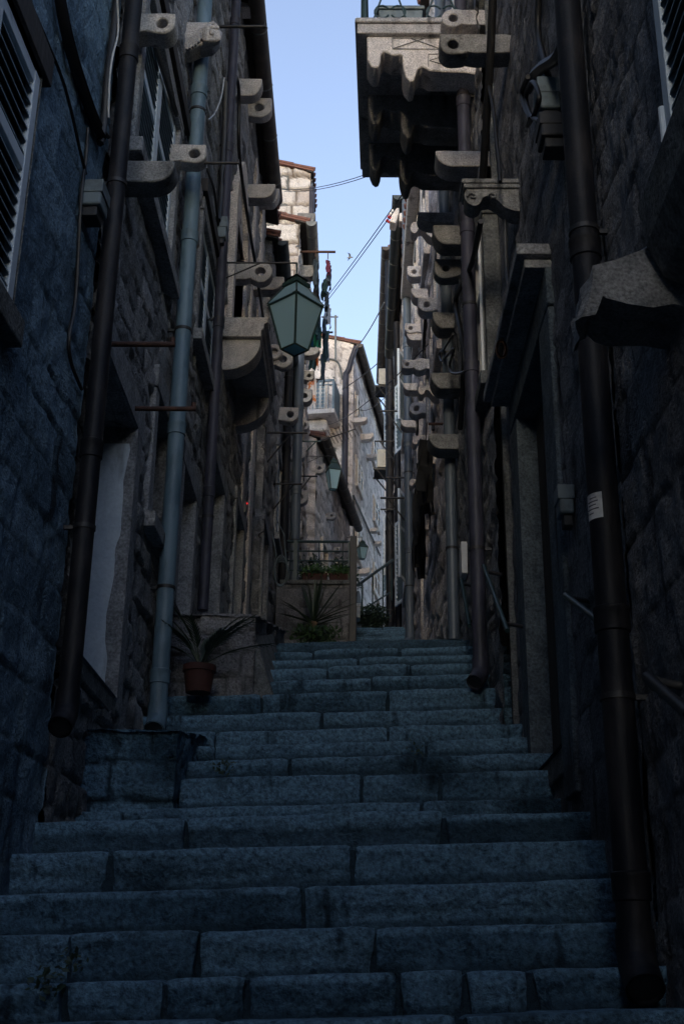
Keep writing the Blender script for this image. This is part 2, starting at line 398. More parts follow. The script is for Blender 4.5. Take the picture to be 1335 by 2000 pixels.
def wall_mesh(name, W, s0, s1, z0, z1, mat, parent, ds, dz, style, seed, openings=(), topf=None, botf=None):
    """ds, dz: spacing as functions of s; style: (row height, aspect, relief, mortar half width, lump)"""
    sa = [s0]
    while sa[-1] < s1: sa.append(sa[-1] + (ds(sa[-1]) if callable(ds) else ds))
    sa[-1] = s1
    za = list(np.linspace(z0, z1, max(2, int((z1 - z0) / dz) + 1)))
    def snap(arr, x):
        a = np.array(arr); i = int(np.argmin(abs(a - x)))
        if 0 < i < len(arr) - 1: arr[i] = x
    for (a, b, c, d) in openings:
        for x in (a, b): snap(sa, x)
        for x in (c, d): snap(za, x)
    sa = np.array(sorted(sa)); za = np.array(sorted(za))
    S, Z = np.meshgrid(sa, za, indexing='ij'); ns, nz = S.shape
    if topf is not None:
        zt = topf(S); zb = z0 if botf is None else botf(S)
        Z = zb + (Z - z0) / (z1 - z0) * (zt - zb)
    h, t, mo = stone_field(S.ravel(), Z.ravel(), style[0], style[1], seed, style[2], style[3], style[4])
    sr, zr = S.ravel(), Z.ravel()
    P = np.array(W.p0)[None, :] + sr[:, None] * np.array(W.d)[None, :] + h[:, None] * np.array(W.n)[None, :]
    P[:, 2] = zr
    P = P - np.array(world_loc(parent))[None, :]
    idx = np.arange(ns * nz).reshape(ns, nz)
    q = np.stack([idx[:-1, :-1], idx[1:, :-1], idx[1:, 1:], idx[:-1, 1:]], -1).reshape(-1, 4)
    cs = (0.5 * (S[:-1, :-1] + S[1:, 1:])).ravel(); cz = (0.5 * (Z[:-1, :-1] + Z[1:, 1:])).ravel()
    keep = np.ones(len(q), bool)
    for (a, b, c, d) in openings: keep &= ~((cs > a) & (cs < b) & (cz > c) & (cz < d))
    q = q[keep]
    me = bpy.data.meshes.new(name)
    me.vertices.add(len(P)); me.vertices.foreach_set('co', P.ravel())
    me.loops.add(q.size); me.loops.foreach_set('vertex_index', q.ravel())
    me.polygons.add(len(q)); me.polygons.foreach_set('loop_start', np.arange(0, q.size, 4))
    me.update(calc_edges=True)
    me.polygons.foreach_set('use_smooth', np.ones(len(q), bool))
    for nm, arr in (('tint', t), ('mortar', mo)):
        at = me.attributes.new(nm, 'FLOAT', 'POINT'); at.data.foreach_set('value', arr.astype(np.float32))
    me.materials.append(mat); me.update()
    return link(bpy.data.objects.new(name, me), parent)

# relief styles
RUBBLE = (0.18, 1.8, 0.028, 0.012, 0.028)
ROUGH = (0.24, 1.7, 0.011, 0.012, 0.022)
FAR = (0.27, 1.7, 0.05, 0.024, 0.04)
ASHLAR = (0.36, 1.8, 0.03, 0.016, 0.03)
GABLE = (0.34, 1.5, 0.09, 0.032, 0.05)

def recess(mb, W, s0, s1, z0, z1, depth):
    """the jambs, soffit, sill and back of an opening, one skin"""
    f = [W.pt(s0, z0, 0.03), W.pt(s1, z0, 0.03), W.pt(s1, z1, 0.03), W.pt(s0, z1, 0.03)]
    b = [W.pt(s0, z0, -depth), W.pt(s1, z0, -depth), W.pt(s1, z1, -depth), W.pt(s0, z1, -depth)]
    mb.add(f + b, [(0, 1, 5, 4), (1, 2, 6, 5), (2, 3, 7, 6), (3, 0, 4, 7), (4, 5, 6, 7)])
def surround(mb, W, s0, s1, z0, z1, w, o, sill=True, lintel=None):
    lw = lintel or w
    mb.wbox(W, s0 - w, s0, z0, z1, -0.1, o); mb.wbox(W, s1, s1 + w, z0, z1, -0.1, o)
    mb.wbox(W, s0 - w - 0.02, s1 + w + 0.02, z1, z1 + lw, -0.1, o + 0.008)
    if sill: mb.wbox(W, s0 - w - 0.03, s1 + w + 0.03, z0 - 0.11, z0, -0.1, o + 0.06)
def leaf(W, s0, s1, z0, z1, o, parent, mat, pitch=0.05, th=0.04, mats='paint_slat'):
    """one louvred shutter leaf: frame as the mesh, slats as its own part mesh"""
    mb = MB(); st = min(0.07, (s1 - s0) * 0.16)
    mb.wbox(W, s0, s0 + st, z0, z1, o, o + th); mb.wbox(W, s1 - st, s1, z0, z1, o, o + th)
    zs = [z0, z0 + (z1 - z0) * 0.55, z1 - st]
    for zz in zs: mb.wbox(W, s0 + st, s1 - st, zz, zz + st, o + 0.004, o + th - 0.004)
    lf = mb.build('shutter', mat, parent, bevel=0.004)
    sl = MB()
    for a, b in ((zs[0] + st, zs[1]), (zs[1] + st, zs[2])):
        k = max(2, int((b - a) / pitch)); p = (b - a) / k
        for i in range(k):
            zz = a + (i + 0.15) * p
            x0, x1 = s0 + st, s1 - st
            t = 0.009; hh = p * 0.72
            ring = lambda s: [W.pt(s, zz + hh, o + 0.004), W.pt(s, zz + hh + t, o + 0.004), W.pt(s, zz + t, o + th - 0.006), W.pt(s, zz, o + th - 0.006)]
            sl.prism(ring(x0), ring(x1))
    sl.build('slats', M[mats], parent)
    return lf
def shutter_window(house, W, s0, s1, z0, z1, depth=0.10, trim=0.12, mat='paint_pale', tmat='trim', pitch=0.05, slat='paint_slat', proud=0.03, lintel=None, lo=-0.045):
    mb = MB(); recess(mb, W, s0, s1, z0, z1, depth); surround(mb, W, s0, s1, z0, z1, trim, proud, True, lintel)
    w = mb.build('window', M[tmat], house, bevel=0.006, wob=0.004, seed=int(s0 * 31))
    m = 0.5 * (s0 + s1)
    leaf(W, s0 + 0.005, m - 0.004, z0 + 0.005, z1 - 0.005, lo, w, M[mat], pitch, mats=slat)
    leaf(W, m + 0.004, s1 - 0.005, z0 + 0.005, z1 - 0.005, lo, w, M[mat], pitch, mats=slat)
    return w
def open_shutters(W, s0, s1, z0, z1, w, mat, pitch=0.06, ang=25):
    """two leaves swung open, lying out from the wall"""
    for side, s in ((-1, s0), (1, s1)):
        a = math.radians(ang); wd = (s1 - s0) * 0.5
        base = W.pt(s, 0, 0.03); dd = (W.d * (side * math.cos(a)) + W.n * math.sin(a)).normalized()
        LW = Wall((base.x, base.y), (dd.x, dd.y), 'L' if True else 'R')
        leaf(LW, 0.01, wd, z0, z1, -0.02, w, M[mat], pitch)
def door(house, W, s0, s1, z0, z1, depth=0.28, trim=0.16, tmat='trim', proud=0.035, leafmat='wood_dark', sill=False, lintel=None):
    mb = MB(); recess(mb, W, s0, s1, z0, z1, depth); surround(mb, W, s0, s1, z0, z1, trim, proud, sill, lintel)
    d = mb.build('door', M[tmat], house, bevel=0.008, wob=0.006, seed=int(s0 * 57))
    lf = MB(); n = 4; ww = (s1 - s0 - 0.04) / n
    for i in range(n): lf.wbox(W, s0 + 0.02 + i * ww, s0 + 0.02 + (i + 1) * ww - 0.006, z0 + 0.01, z1 - 0.02, -depth + 0.01, -depth + 0.05)
    lf.build('door_leaf', M[leafmat], d, bevel=0.003)
    hd = MB(); hd.tube([W.pt(s1 - 0.12, z0 + 0.95, -depth + 0.05), W.pt(s1 - 0.12, z0 + 0.95, -depth + 0.10), W.pt(s1 - 0.2, z0 + 0.95, -depth + 0.10)], 0.009)
    hd.build('handle', M['iron'], d)
    return d

# ------------------------------------------------------------------ corbels (carved brackets built into the walls)
def resample(loop, c, n=56):
    """star-shaped resample of a 2-D loop about c"""
    out = []
    for k in range(n):
        a = 2 * math.pi * k / n; dx, dy = math.cos(a), math.sin(a); best = 0
        for i in range(len(loop)):
            (x1, y1), (x2, y2) = loop[i], loop[(i + 1) % len(loop)]
            ex, ey = x2 - x1, y2 - y1; den = dx * ey - dy * ex
            if abs(den) < 1e-12: continue
            t = ((x1 - c[0]) * ey - (y1 - c[1]) * ex) / den; q = ((x1 - c[0]) * dy - (y1 - c[1]) * dx) / den
            if t > 0 and -1e-9 <= q <= 1 + 1e-9: best = max(best, t)
        out.append((c[0] + dx * best, c[1] + dy * best))
    return out
def arc(cx, cy, r, a0, a1, n=10, ry=None):
    ry = ry or r
    return [(cx + r * math.cos(math.radians(a0 + (a1 - a0) * k / n)), cy + ry * math.sin(math.radians(a0 + (a1 - a0) * k / n))) for k in range(n + 1)]
def corbel(house, W, uw, uo, vt, vb, th, kind='quarter', mat='corbel', s=None, hole=0.2, label=None, tail=0.12):
    """uw,uo: photo columns of the root and the tip of the face towards the camera; vt,vb: its top and bottom rows"""
    if s is None: s = W.px(uw, vt)[0]
    L, zt = W.sec(uo, vt, s)
    _, zb = W.sec((uw + uo) / 2, vb, s); H = max(0.04, zt - zb); L = max(0.08, L)
    F = lambda p, ss: W.pt(s + ss, zt + p[1], p[0])
    mb = MB()
    if kind == 'quarter':
        loop = [(-tail, 0), (L, 0), (L, -0.12 * H)] + arc(L - 0.42 * L, -0.12 * H, 0.42 * L, 0, -90, 10, 0.88 * H)[1:] + [(-tail, -H)]
        mb.prism([F(p, 0) for p in loop], [F(p, th) for p in loop])
    elif kind in ('hole', 'ring'):
        R = 0.5 * H
        cx, cy = L - R * (1.0 if kind == 'ring' else 1.05), -0.5 * H
        if kind == 'ring':
            loop = arc(cx, cy, R, 80, -100, 22) + [(cx - R * 0.7, -0.86 * H), (cx - R * 0.95, -0.72 * H), (cx - R * 1.2, -0.88 * H), (-tail, -0.88 * H), (-tail, -0.05 * H), (cx - R * 0.9, -0.05 * H), (cx - 0.5 * R, -0.02 * H)]
        else:
            loop = [(-tail, 0), (L, 0), (L, -0.45 * H)] + arc(cx + 0.02 * L, -0.5 * H, L - cx - 0.02 * L, 0, -95, 12, 0.5 * H)[1:] + [(cx - R, -0.93 * H), (cx - 1.3 * R, -0.80 * H), (cx - 1.5 * R, -0.95 * H), (-tail, -0.95 * H)]
        lo = resample(loop, (cx, cy)); r = hole * H
        ho = [(cx + r * math.cos(2 * math.pi * k / 56), cy + r * math.sin(2 * math.pi * k / 56)) for k in range(56)]
        mb.holed(lo, ho, lambda p: F(p, 0), lambda p: F(p, th))
    elif kind == 'scroll':
        loop = [(-tail, 0), (0.35 * L, 0), (0.62 * L, -0.10 * H), (0.86 * L, -0.03 * H), (0.97 * L, -0.18 * H)] + arc(0.84 * L, -0.42 * H, 0.16 * L, 40, -170, 10, 0.34 * H) + \
               [(0.62 * L, -0.42 * H), (0.52 * L, -0.40 * H), (0.42 * L, -0.55 * H), (0.28 * L, -0.85 * H), (0.1 * L, -H), (-tail, -H)]
        mb.prism([F(p, 0) for p in loop], [F(p, th) for p in loop])
    ob = mb.build('corbel', M[mat], house, smooth=35, bevel=min(0.012, H * 0.06), wob=min(0.008, H * 0.04), seed=int(abs(uw) * 3 + vt))
    if label: ob['label'] = label
    return ob

# ------------------------------------------------------------------ pipes, cables
def half_gutter(W, s0, s1, z, o, r, house, mat, straps=True):
    mb = MB(); n = 10; rings = []
    for s in (s0, s1):
        rings.append([W.pt(s, z + r * math.sin(t), o + r * math.cos(t)) for t in np.linspace(0, -math.pi, n)] +
                     [W.pt(s, z + (r - 0.008) * math.sin(t), o + (r - 0.008) * math.cos(t)) for t in np.linspace(-math.pi, 0, n)])
    mb.prism(rings[0], rings[1])
    mb.prism(rings[0][:n], [p + W.d * 0.01 for p in rings[0][:n]]); mb.prism(rings[1][:n], [p + W.d * 0.01 for p in rings[1][:n]])
    g = mb.build('gutter', M[mat], house, smooth=40)
    if straps:
        k = max(2, int((s1 - s0) / 0.9))
        for i in range(k):
            s = s0 + (i + 0.5) * (s1 - s0) / k; rr = r + 0.006; sb = MB()
            sb.prism([W.pt(s, z + rr * math.sin(t), o + rr * math.cos(t)) for t in np.linspace(0, -math.pi, n)],
                     [W.pt(s + 0.025, z + rr * math.sin(t), o + rr * math.cos(t)) for t in np.linspace(0, -math.pi, n)])
            sb.build('gutter_strap', M['zinc'], g)
    return g
def drainpipe(W, s, z0, z1, o, r, mat, label, joints=(), elbow=None, group='drainpipes on the alley walls', brackets=True, cap=False):
    t = thing('drainpipe', label, 'drainpipe', W.pt(s, z0, o), group)
    a = W.pt(s, z0, o); b = W.pt(s, z1, o)
    mb = MB(); mb.tube([a, b], r, 18)
    mb.build('pipe', M[mat], t, smooth=50)
    for zj in joints:
        j = MB(); j.lathe(W.pt(s, zj, o), [(r, -0.05), (r * 1.13, -0.045), (r * 1.13, 0.03), (r * 1.17, 0.034), (r * 1.17, 0.05), (r, 0.055)], 18)
        j.build('joint_collar', M[mat], t, smooth=50)
    if brackets:
        zz = z0 + 0.9
        while zz < z1 - 0.2:
            k = MB(); k.lathe(W.pt(s, zz, o), [(r + 0.001, -0.012), (r + 0.006, -0.012), (r + 0.006, 0.012), (r + 0.001, 0.012)], 18)
            k.wbox(W, s - 0.01, s + 0.01, zz - 0.01, zz + 0.01, -0.02, o - r)
            k.build('bracket', M['iron'], t, smooth=50); zz += 2.1
    if elbow:
        e = MB(); d = Vector(elbow).normalized()
        pts = [a + Vector((0, 0, 0.06))] + [a + Vector((0, 0, -0.0)) + d * (0.09 * (1 - math.cos(q))) + Vector((0, 0, -0.09 * math.sin(q))) for q in (0.2, 0.5, 0.8, 1.1)]
        pts.append(pts[-1] + (d * 0.8 + Vector((0, 0, -0.5))).normalized() * 0.08)
        e.tube(pts, r * 1.12, 18, cap=False)
        e.tube(pts[-2:], [r * 0.98, r * 0.98], 18, cap=False)
        eo = e.build('outlet_elbow', M[mat], t, smooth=60)
        e = MB(); q1 = pts[-2] + (pts[-1] - pts[-2]) * 0.75; e.tube([q1, q1 + (pts[-1] - pts[-2]).normalized() * 0.004], r * 1.05, 18); e.build('opening', M['cable'], eo)  # black disc stands for the shade inside the outlet
    return t
def cable(pts, r, label, mat='cable', group='cables along the walls', name='cable', n=6, cat='cable'):
    mb = MB(); P = [Vector(p) for p in pts]; out = []
    for k in range(len(P) - 1):      # Catmull-Rom
        p0, p1, p2, p3 = P[max(k - 1, 0)], P[k], P[k + 1], P[min(k + 2, len(P) - 1)]
        for i in range(6):
            t = i / 6; out.append(0.5 * ((2 * p1) + (p2 - p0) * t + (2 * p0 - 5 * p1 + 4 * p2 - p3) * t * t + (3 * p1 - p0 - 3 * p2 + p3) * t ** 3))
    out.append(P[-1]); mb.tube(out, r, n)
    return top(name, mb, M[mat], label, cat, group, smooth=60)
def wcable(W, pxs, o, r, label, mat='cable', **kw):
    return cable([W.pt(*W.px(u, v, o), o) for u, v in pxs], r, label, mat, **kw)

# ------------------------------------------------------------------ the stepped alley
STEPS = [  # photo row of the tread edge, distance, photo columns of the joints between its blocks
    (1985, 4.30, [420, 900]), (1904, 4.60, [125, 325, 480, 780, 905, 1035]), (1812, 4.90, [140, 388, 735]), (1728, 5.20, [595]),
    (1648, 5.52, [215, 688]), (1591, 5.85, [365, 865]), (1570, 6.60, [240, 822]), (1512, 6.90, [350, 705, 860]),
    (1478, 7.22, [565, 812]), (1450, 7.60, [420, 832]), (1421, 8.00, [420, 757]), (1388, 8.30, [630]), (1350, 8.62, [510, 758]),
    (1323, 8.92, [525, 725]), (1300, 9.22, [640, 800]), (1283, 9.55, [700]), (1267, 9.92, [610, 780]), (1254, 10.35, [720])]
STEP_DZ = []
for v, D, j in STEPS: STEP_DZ.append((D, at_y(695, v, D).z, j))
D = 10.95
while D < 40:
    tn = 0.2735 + 0.003 * min(4.0, max(0.0, D - 20)) if D > 11.5 else 0.2725
    STEP_DZ.append((D, tn * D, [])); D += 0.62
def bend(D): return 0.0 if D < 27 else (D - 27) * 0.15
def ground(D):
    if D < STEP_DZ[0][0]:
        return STEP_DZ[0][1] - 0.17 - 0.42 * (STEP_DZ[0][0] - max(D, -3)) - (0.1 * (-3 - D) if D < -3 else 0)
    z = STEP_DZ[0][1]
    for d, zz, _ in STEP_DZ:
        if D >= d - 0.001: z = zz
    return z

def grids_mesh(name, parts, mat, parent=None):
    """parts: list of (P[ns,nz,3], tint, mortar); joined in one smooth mesh"""
    Vs, Fs, T, Mo, b = [], [], [], [], 0
    off = np.array(world_loc(parent)) if parent is not None else np.zeros(3)
    for P, t, mo in parts:
        ns, nz = P.shape[:2]
        idx = np.arange(ns * nz).reshape(ns, nz) + b
        Fs.append(np.stack([idx[:-1, :-1], idx[1:, :-1], idx[1:, 1:], idx[:-1, 1:]], -1).reshape(-1, 4))
        Vs.append(P.reshape(-1, 3) - off); T.append(np.broadcast_to(t, (ns, nz)).ravel()); Mo.append(np.broadcast_to(mo, (ns, nz)).ravel()); b += ns * nz
    V = np.concatenate(Vs); q = np.concatenate(Fs)
    me = bpy.data.meshes.new(name)
    me.vertices.add(len(V)); me.vertices.foreach_set('co', V.ravel())
    me.loops.add(q.size); me.loops.foreach_set('vertex_index', q.ravel())
    me.polygons.add(len(q)); me.polygons.foreach_set('loop_start', np.arange(0, q.size, 4)); me.update(calc_edges=True)
    me.polygons.foreach_set('use_smooth', np.ones(len(q), bool))
    for nm, arr in (('tint', np.concatenate(T)), ('mortar', np.concatenate(Mo))):
        at = me.attributes.new(nm, 'FLOAT', 'POINT'); at.data.foreach_set('value', arr.astype(np.float32))
    me.materials.append(mat); me.update()
    return link(bpy.data.objects.new(name, me), parent)

def step_block(x0, x1, y, z, r, t, seed, cell, gap=0.008):
    """one dressed block of a step: rough riser, rounded worn nose, tread"""
    x0 += gap; x1 -= gap
    nx = max(6, int((x1 - x0) / cell)); xs = np.linspace(x0, x1, nx)
    nf = max(4, int((r + 0.06) / cell))
    prof = [(0.0, -r - 0.06 + (r + 0.04) * k / nf) for k in range(nf + 1)] + [(0.003, -0.009), (0.010, -0.002), (0.022, 0.0)]
    nt_ = max(3, int(t / (cell * 2)))
    prof += [(0.022 + (t + 0.06) * k / nt_, 0.0) for k in range(1, nt_ + 1)]
    py = np.array([p[0] for p in prof]); pz = np.array([p[1] for p in prof])
    X = np.repeat(xs[:, None], len(prof), 1); Y = y + np.repeat(py[None, :], nx, 0); Z = z + np.repeat(pz[None, :], nx, 0)
    rs = np.random.RandomState(seed % 99991)
    front = sstep(0.03, 0.0, Y - y - 0.01) ; topw = 1 - front
    rough = 0.034 * fbm(X * 5, Z * 9 + seed, seed, 5) + 0.036 * fbm(X * 15, Z * 22, seed + 3, 4)
    pit = np.clip(vnoise(X * 24, Z * 26, seed + 11) - 0.80, 0, 1) * 0.09; rough = rough + pit
    if rs.rand() < 0.5:      # slab on a set-back riser
        th = rs.uniform(0.06, 0.10); Y = Y + front * 0.014 * sstep(-th + 0.012, -th - 0.012, Z - z)
    Y = Y + front * rough + rs.uniform(-0.018, 0.018) + rs.uniform(-0.02, 0.02) * (X - x0)
    wear = 0.016 * fbm(X * 2.2, Y * 1.5, seed + 5, 4) + 0.010 * fbm(X * 11, Y * 6, seed + 6, 3)
    Z = Z + wear * (topw + front * sstep(-0.09, 0.0, pz)[None, :]) + rs.uniform(-0.008, 0.008)
    e = np.minimum(X - x0, x1 - X)
    wl_, wr_ = rs.rand() ** 3 * 0.02, rs.rand() ** 3 * 0.02
    low = np.clip((z - Z) / max(r, 0.05), 0, 1)
    jag = 0.03 * (fbm(Z * 9 + x0 * 3, Z * 0 + 1, seed + 21, 3) + 0.1)
    X = X + front * sstep(0.12, 0.0, X - x0) * (jag + wl_ * low) - front * sstep(0.12, 0.0, x1 - X) * (jag + wr_ * low)
    rnd = sstep(0.03, 0.0, e)
    Y = Y + 0.022 * rnd * front; Z = Z - 0.012 * rnd * np.maximum(topw, 0.4)
    Z = Z + 0.036 * X
    tint = 0.15 + 0.6 * rs.rand()
    hid = t * max(z, 0.0) / max(y, 1.0) if t < 0.9 else 0.0      # dark line painted along the riser's foot, raised to stay in view
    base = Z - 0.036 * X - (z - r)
    foot_dark = front * sstep(0.022, 0.0, base - hid - 0.040 * (fbm(X * 3, X * 0 + seed, seed + 31, 4) + 0.1))
    nose = ((pz > -0.022) & (py < 0.06)).astype(float)[None, :] * np.clip(0.75 + 2.2 * fbm(X * 5, X * 0 + seed, seed + 41, 4), 0, 1.2)  # paler nose: wear, plus the sky's edge light painted into the tint
    parts = [(np.stack([X, Y, Z], -1), tint + 0.8 * nose, np.clip(foot_dark, 0, 1) * 0.65)]
    for k in (0, nx - 1):        # block ends, turned in behind the face
        P = np.stack([X[k], Y[k], Z[k]], -1); Q = P.copy(); Q[:, 1] = np.maximum(Q[:, 1], y + 0.12); Q[:, 2] = np.minimum(Q[:, 2], z - 0.05 + 0.036 * Q[:, 0])
        parts.append((np.stack([P, Q], 0), tint, 0.0))
    return parts

stair = bpy.data.objects.new('stairway', None); COL.objects.link(stair); stair.location = (0, 4.3, ground(4.3)); tag(stair, kind='structure')
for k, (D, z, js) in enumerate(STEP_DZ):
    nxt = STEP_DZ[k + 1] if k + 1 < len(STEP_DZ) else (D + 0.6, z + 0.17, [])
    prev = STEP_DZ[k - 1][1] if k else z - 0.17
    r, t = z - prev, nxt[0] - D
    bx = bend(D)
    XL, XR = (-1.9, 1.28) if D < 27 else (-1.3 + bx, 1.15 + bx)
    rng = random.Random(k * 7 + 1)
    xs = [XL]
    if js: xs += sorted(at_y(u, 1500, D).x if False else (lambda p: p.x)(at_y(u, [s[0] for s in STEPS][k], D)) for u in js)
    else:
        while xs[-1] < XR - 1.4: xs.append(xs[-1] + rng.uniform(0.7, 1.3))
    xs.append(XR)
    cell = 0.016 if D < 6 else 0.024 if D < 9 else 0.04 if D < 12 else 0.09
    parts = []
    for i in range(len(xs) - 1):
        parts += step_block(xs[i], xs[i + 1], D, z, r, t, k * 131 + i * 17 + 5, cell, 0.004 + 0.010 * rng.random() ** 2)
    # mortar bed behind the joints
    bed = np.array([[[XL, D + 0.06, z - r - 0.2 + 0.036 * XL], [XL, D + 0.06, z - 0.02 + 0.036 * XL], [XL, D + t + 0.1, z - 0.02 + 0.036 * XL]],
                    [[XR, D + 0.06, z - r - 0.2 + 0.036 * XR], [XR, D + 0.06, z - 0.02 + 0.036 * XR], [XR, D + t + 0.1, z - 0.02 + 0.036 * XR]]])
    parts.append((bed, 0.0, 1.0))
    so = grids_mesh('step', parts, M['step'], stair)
# ground sheet under and around the town, out to the horizon
gx = np.concatenate([np.linspace(-900, -12, 14), np.linspace(-10, 10, 9), np.linspace(12, 900, 14)])
gy = np.concatenate([np.linspace(-900, -24, 12), np.linspace(-20, 44, 33), np.linspace(60, 1200, 14)])
GX, GY = np.meshgrid(gx, gy, indexing='ij')
GZ = np.vectorize(lambda d: ground(min(max(d, -24), 39)) - 0.55)(GY)
g_ = grids_mesh('ground', [(np.stack([GX, GY, GZ], -1), 0.5, 0.0)], M['ground']); tag(g_, kind='structure')
# flight going down behind the camera
fb = MB()
for k in range(24):
    y1 = 4.3 - 0.41 * k; z1 = STEP_DZ[0][1] - 0.17 * (k + 1)
    fb.box(-1.75, 1.28, y1 - 0.45, y1 + 0.05, z1 - 0.4, z1)
lower = fb.build('lower_stairway', M['ground']); tag(lower, kind='structure')

# ------------------------------------------------------------------ houses
def other(side): return 'R' if side == 'L' else 'L'
class House:
    def __init__(self, label, p0, d, side, s0, s1, z0, z1, mat, style, seed, ds=0.08, dz=0.06, openings=(), depth=6.0, name='stone_house',
                 near_end=False, roof=None, eave=0.28, far_end=False, gable_style=None, gable_mat=None, ends=0.09):
        self.W = Wall(p0, d, side); self.side = side; W = self.W
        self.o = thing(name, label, 'house', W.pt(s0, z0, 0)); self.s0, self.s1, self.z0, self.z1 = s0, s1, z0, z1
        self.mat = mat
        self.wall = wall_mesh('wall', W, s0, s1, z0, z1, M[mat], self.o, ds, dz, style, seed, openings)
        mb = MB(); mb.wbox(W, s0 + 0.02, s1 - 0.02, z0, z1 - 0.03, -depth, -0.55)
        if not near_end: mb.wbox(W, s0 + 0.03, s0 + 0.09, z0, z1 - 0.05, -0.54, -0.07)
        mb.wbox(W, s1 - 0.09, s1 - 0.03, z0, z1 - 0.05, -0.54, -0.07)
        mb.build('rear_wall', M['trim_dark'], self.o)
        slope = roof or 0.28
        if near_end:
            E = Wall(tuple(W.pt(s0, 0, 0))[:2], tuple(-W.n)[:2], other(side)); self.E = E
            wall_mesh('gable_wall', E, 0, depth * 0.5, z0, z1, M[gable_mat or mat], self.o, ends, ends, gable_style or style, seed + 50, (),
                      topf=lambda S: z1 + slope * S - 0.02, botf=lambda S: z0)
        if roof is not None:
            rb = MB(); o1 = -depth * 0.5
            prof = [(eave, z1 - slope * eave), (eave, z1 - slope * eave + 0.07), (o1, z1 - slope * o1 + 0.07), (-depth, z1 - 0.5), (-depth, z1 - 0.6), (o1, z1 - slope * o1)]
            rb.prism([W.pt(s0 - 0.08, z, o) for o, z in prof], [W.pt(s1 + 0.05, z, o) for o, z in prof])
            sf = MB(); sf.prism([W.pt(s0 - 0.07, z, o) for o, z in ((eave - 0.01, z1 - slope * eave - 0.004), (-0.1, z1 + slope * 0.1 - 0.004), (-0.1, z1 + slope * 0.1 - 0.03), (eave - 0.01, z1 - slope * eave - 0.03))],
                     [W.pt(s1 + 0.04, z, o) for o, z in ((eave - 0.01, z1 - slope * eave - 0.004), (-0.1, z1 + slope * 0.1 - 0.004), (-0.1, z1 + slope * 0.1 - 0.03), (eave - 0.01, z1 - slope * eave - 0.03))]); sf.build('eave_board', M['wood_dark'], self.o)
            n = int((s1 - s0 + 0.1) / 0.22)
            for i in range(n + 1):
                s = s0 - 0.05 + i * 0.22
                for q in range(3):
                    oa, ob = eave + 0.03 - q * 0.55, eave + 0.03 - (q + 1) * 0.55 - 0.05
                    rb.tube([W.pt(s, z1 - slope * oa + 0.07 + 0.012, oa), W.pt(s, z1 - slope * ob + 0.07, ob)], [0.055, 0.045], 7)
            rb.build('roof', M['tile'], self.o)

Z0 = -5.0
# --- left side
W1p = Wall((-1.74, 0), (0.042, 1), 'L')
A_s, A_t = W1p.px(72, 150); A_b = W1p.px(5, 600)[1]; A_m = A_s - 0.62; A_n = A_s - 1.26
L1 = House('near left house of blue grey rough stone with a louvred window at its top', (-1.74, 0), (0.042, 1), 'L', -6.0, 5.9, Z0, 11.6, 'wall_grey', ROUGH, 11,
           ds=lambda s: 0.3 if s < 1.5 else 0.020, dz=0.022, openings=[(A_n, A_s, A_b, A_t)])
L2 = House('left house of warm rubble carrying the grey drainpipe, carved corbels and a stone balcony', (-1.47, 0), (0, 1), 'L', 5.9, 16.3, -1.0, 11.35, 'wall_warm', RUBBLE, 23,
           ds=lambda s: max(0.022, 0.0035 * s), dz=0.026,
           openings=[(6.2, 7.25, 1.62, 3.42), (7.95, 8.7, 3.05, 4.02), (6.5, 8.0, 5.05, 6.42), (9.35, 10.15, 2.85, 4.07), (9.6, 10.9, 5.45, 6.72), (11.4, 12.3, 3.3, 5.0),
                     (13.7, 14.6, 3.95, 5.45), (11.95, 13.15, 6.9, 8.55)], roof=0.28, eave=0.2)
L3 = House('left house behind the first lantern with ring corbels and a dark green gutter', (-1.37, 0), (0, 1), 'L', 16.4, 23.4, 2.5, 11.07, 'wall_warm', FAR, 31,
           ds=0.07, dz=0.06, openings=[(16.6, 17.5, 4.4, 6.3), (19.0, 20.0, 7.0, 8.6)], near_end=True, roof=0.25, eave=0.10)
L4 = House('taller left house with white rubble gable and zinc gutter above the first lantern', (-1.36, 0), (0, 1), 'L', 23.5, 25.3, 5.5, 16.3, 'wall_gable', GABLE, 47,
           ds=0.06, dz=0.06, near_end=True, roof=0.27, eave=0.22, ends=0.04)
L4b = House('tallest left house whose stained white gable rises behind the zinc gutter', (-1.22, 0), (0, 1), 'L', 25.4, 27.0, 5.5, 19.1, 'wall_gable', GABLE, 53,
            ds=0.06, dz=0.08, near_end=True, roof=0.27, eave=0.08, ends=0.05)
L5 = House('low left house whose long brown gutter slants down beside the second lantern', (-1.0, 27.05), (0.8, 6.0), 'L', 0.0, 6.1, 6.0, 12.55, 'wall_pale', FAR, 61,
           ds=0.06, dz=0.06, openings=[(1.2, 1.9, 8.4, 10.2), (3.6, 4.3, 8.8, 10.6)], near_end=True, roof=0.25, eave=0.2)
W6p = Wall((-0.15, 36.0), (1.2, 7.9), 'L')
def _w6(u0, u1, v0, v1):
    a_, zt = W6p.px(u0, v0); b_, zb = W6p.px(u1, (v0 + v1) / 2 + (v1 - v0) * 0.5); zb = W6p.px(u0, v1)[1]
    return (round(a_, 2), round(min(b_, 8.0), 2), round(zb, 2), round(zt, 2))
L6_WIN = [_w6(694, 703, 772, 812), _w6(695, 704, 895, 946), _w6(694, 703, 1028, 1082), _w6(726, 735, 852, 896), _w6(729, 738, 973, 1014), _w6(727, 737, 1097, 1150)]
L6 = House('far pale house closing the alley with red roof edge, side windows and a green balcony', (-0.15, 36.0), (1.2, 7.9), 'L', 0.0, 8.2, 8.0, 20.15, 'wall_pale', ASHLAR, 71,
           ds=0.07, dz=0.07, openings=L6_WIN,
           near_end=True, roof=0.30, eave=0.22, ends=0.06)
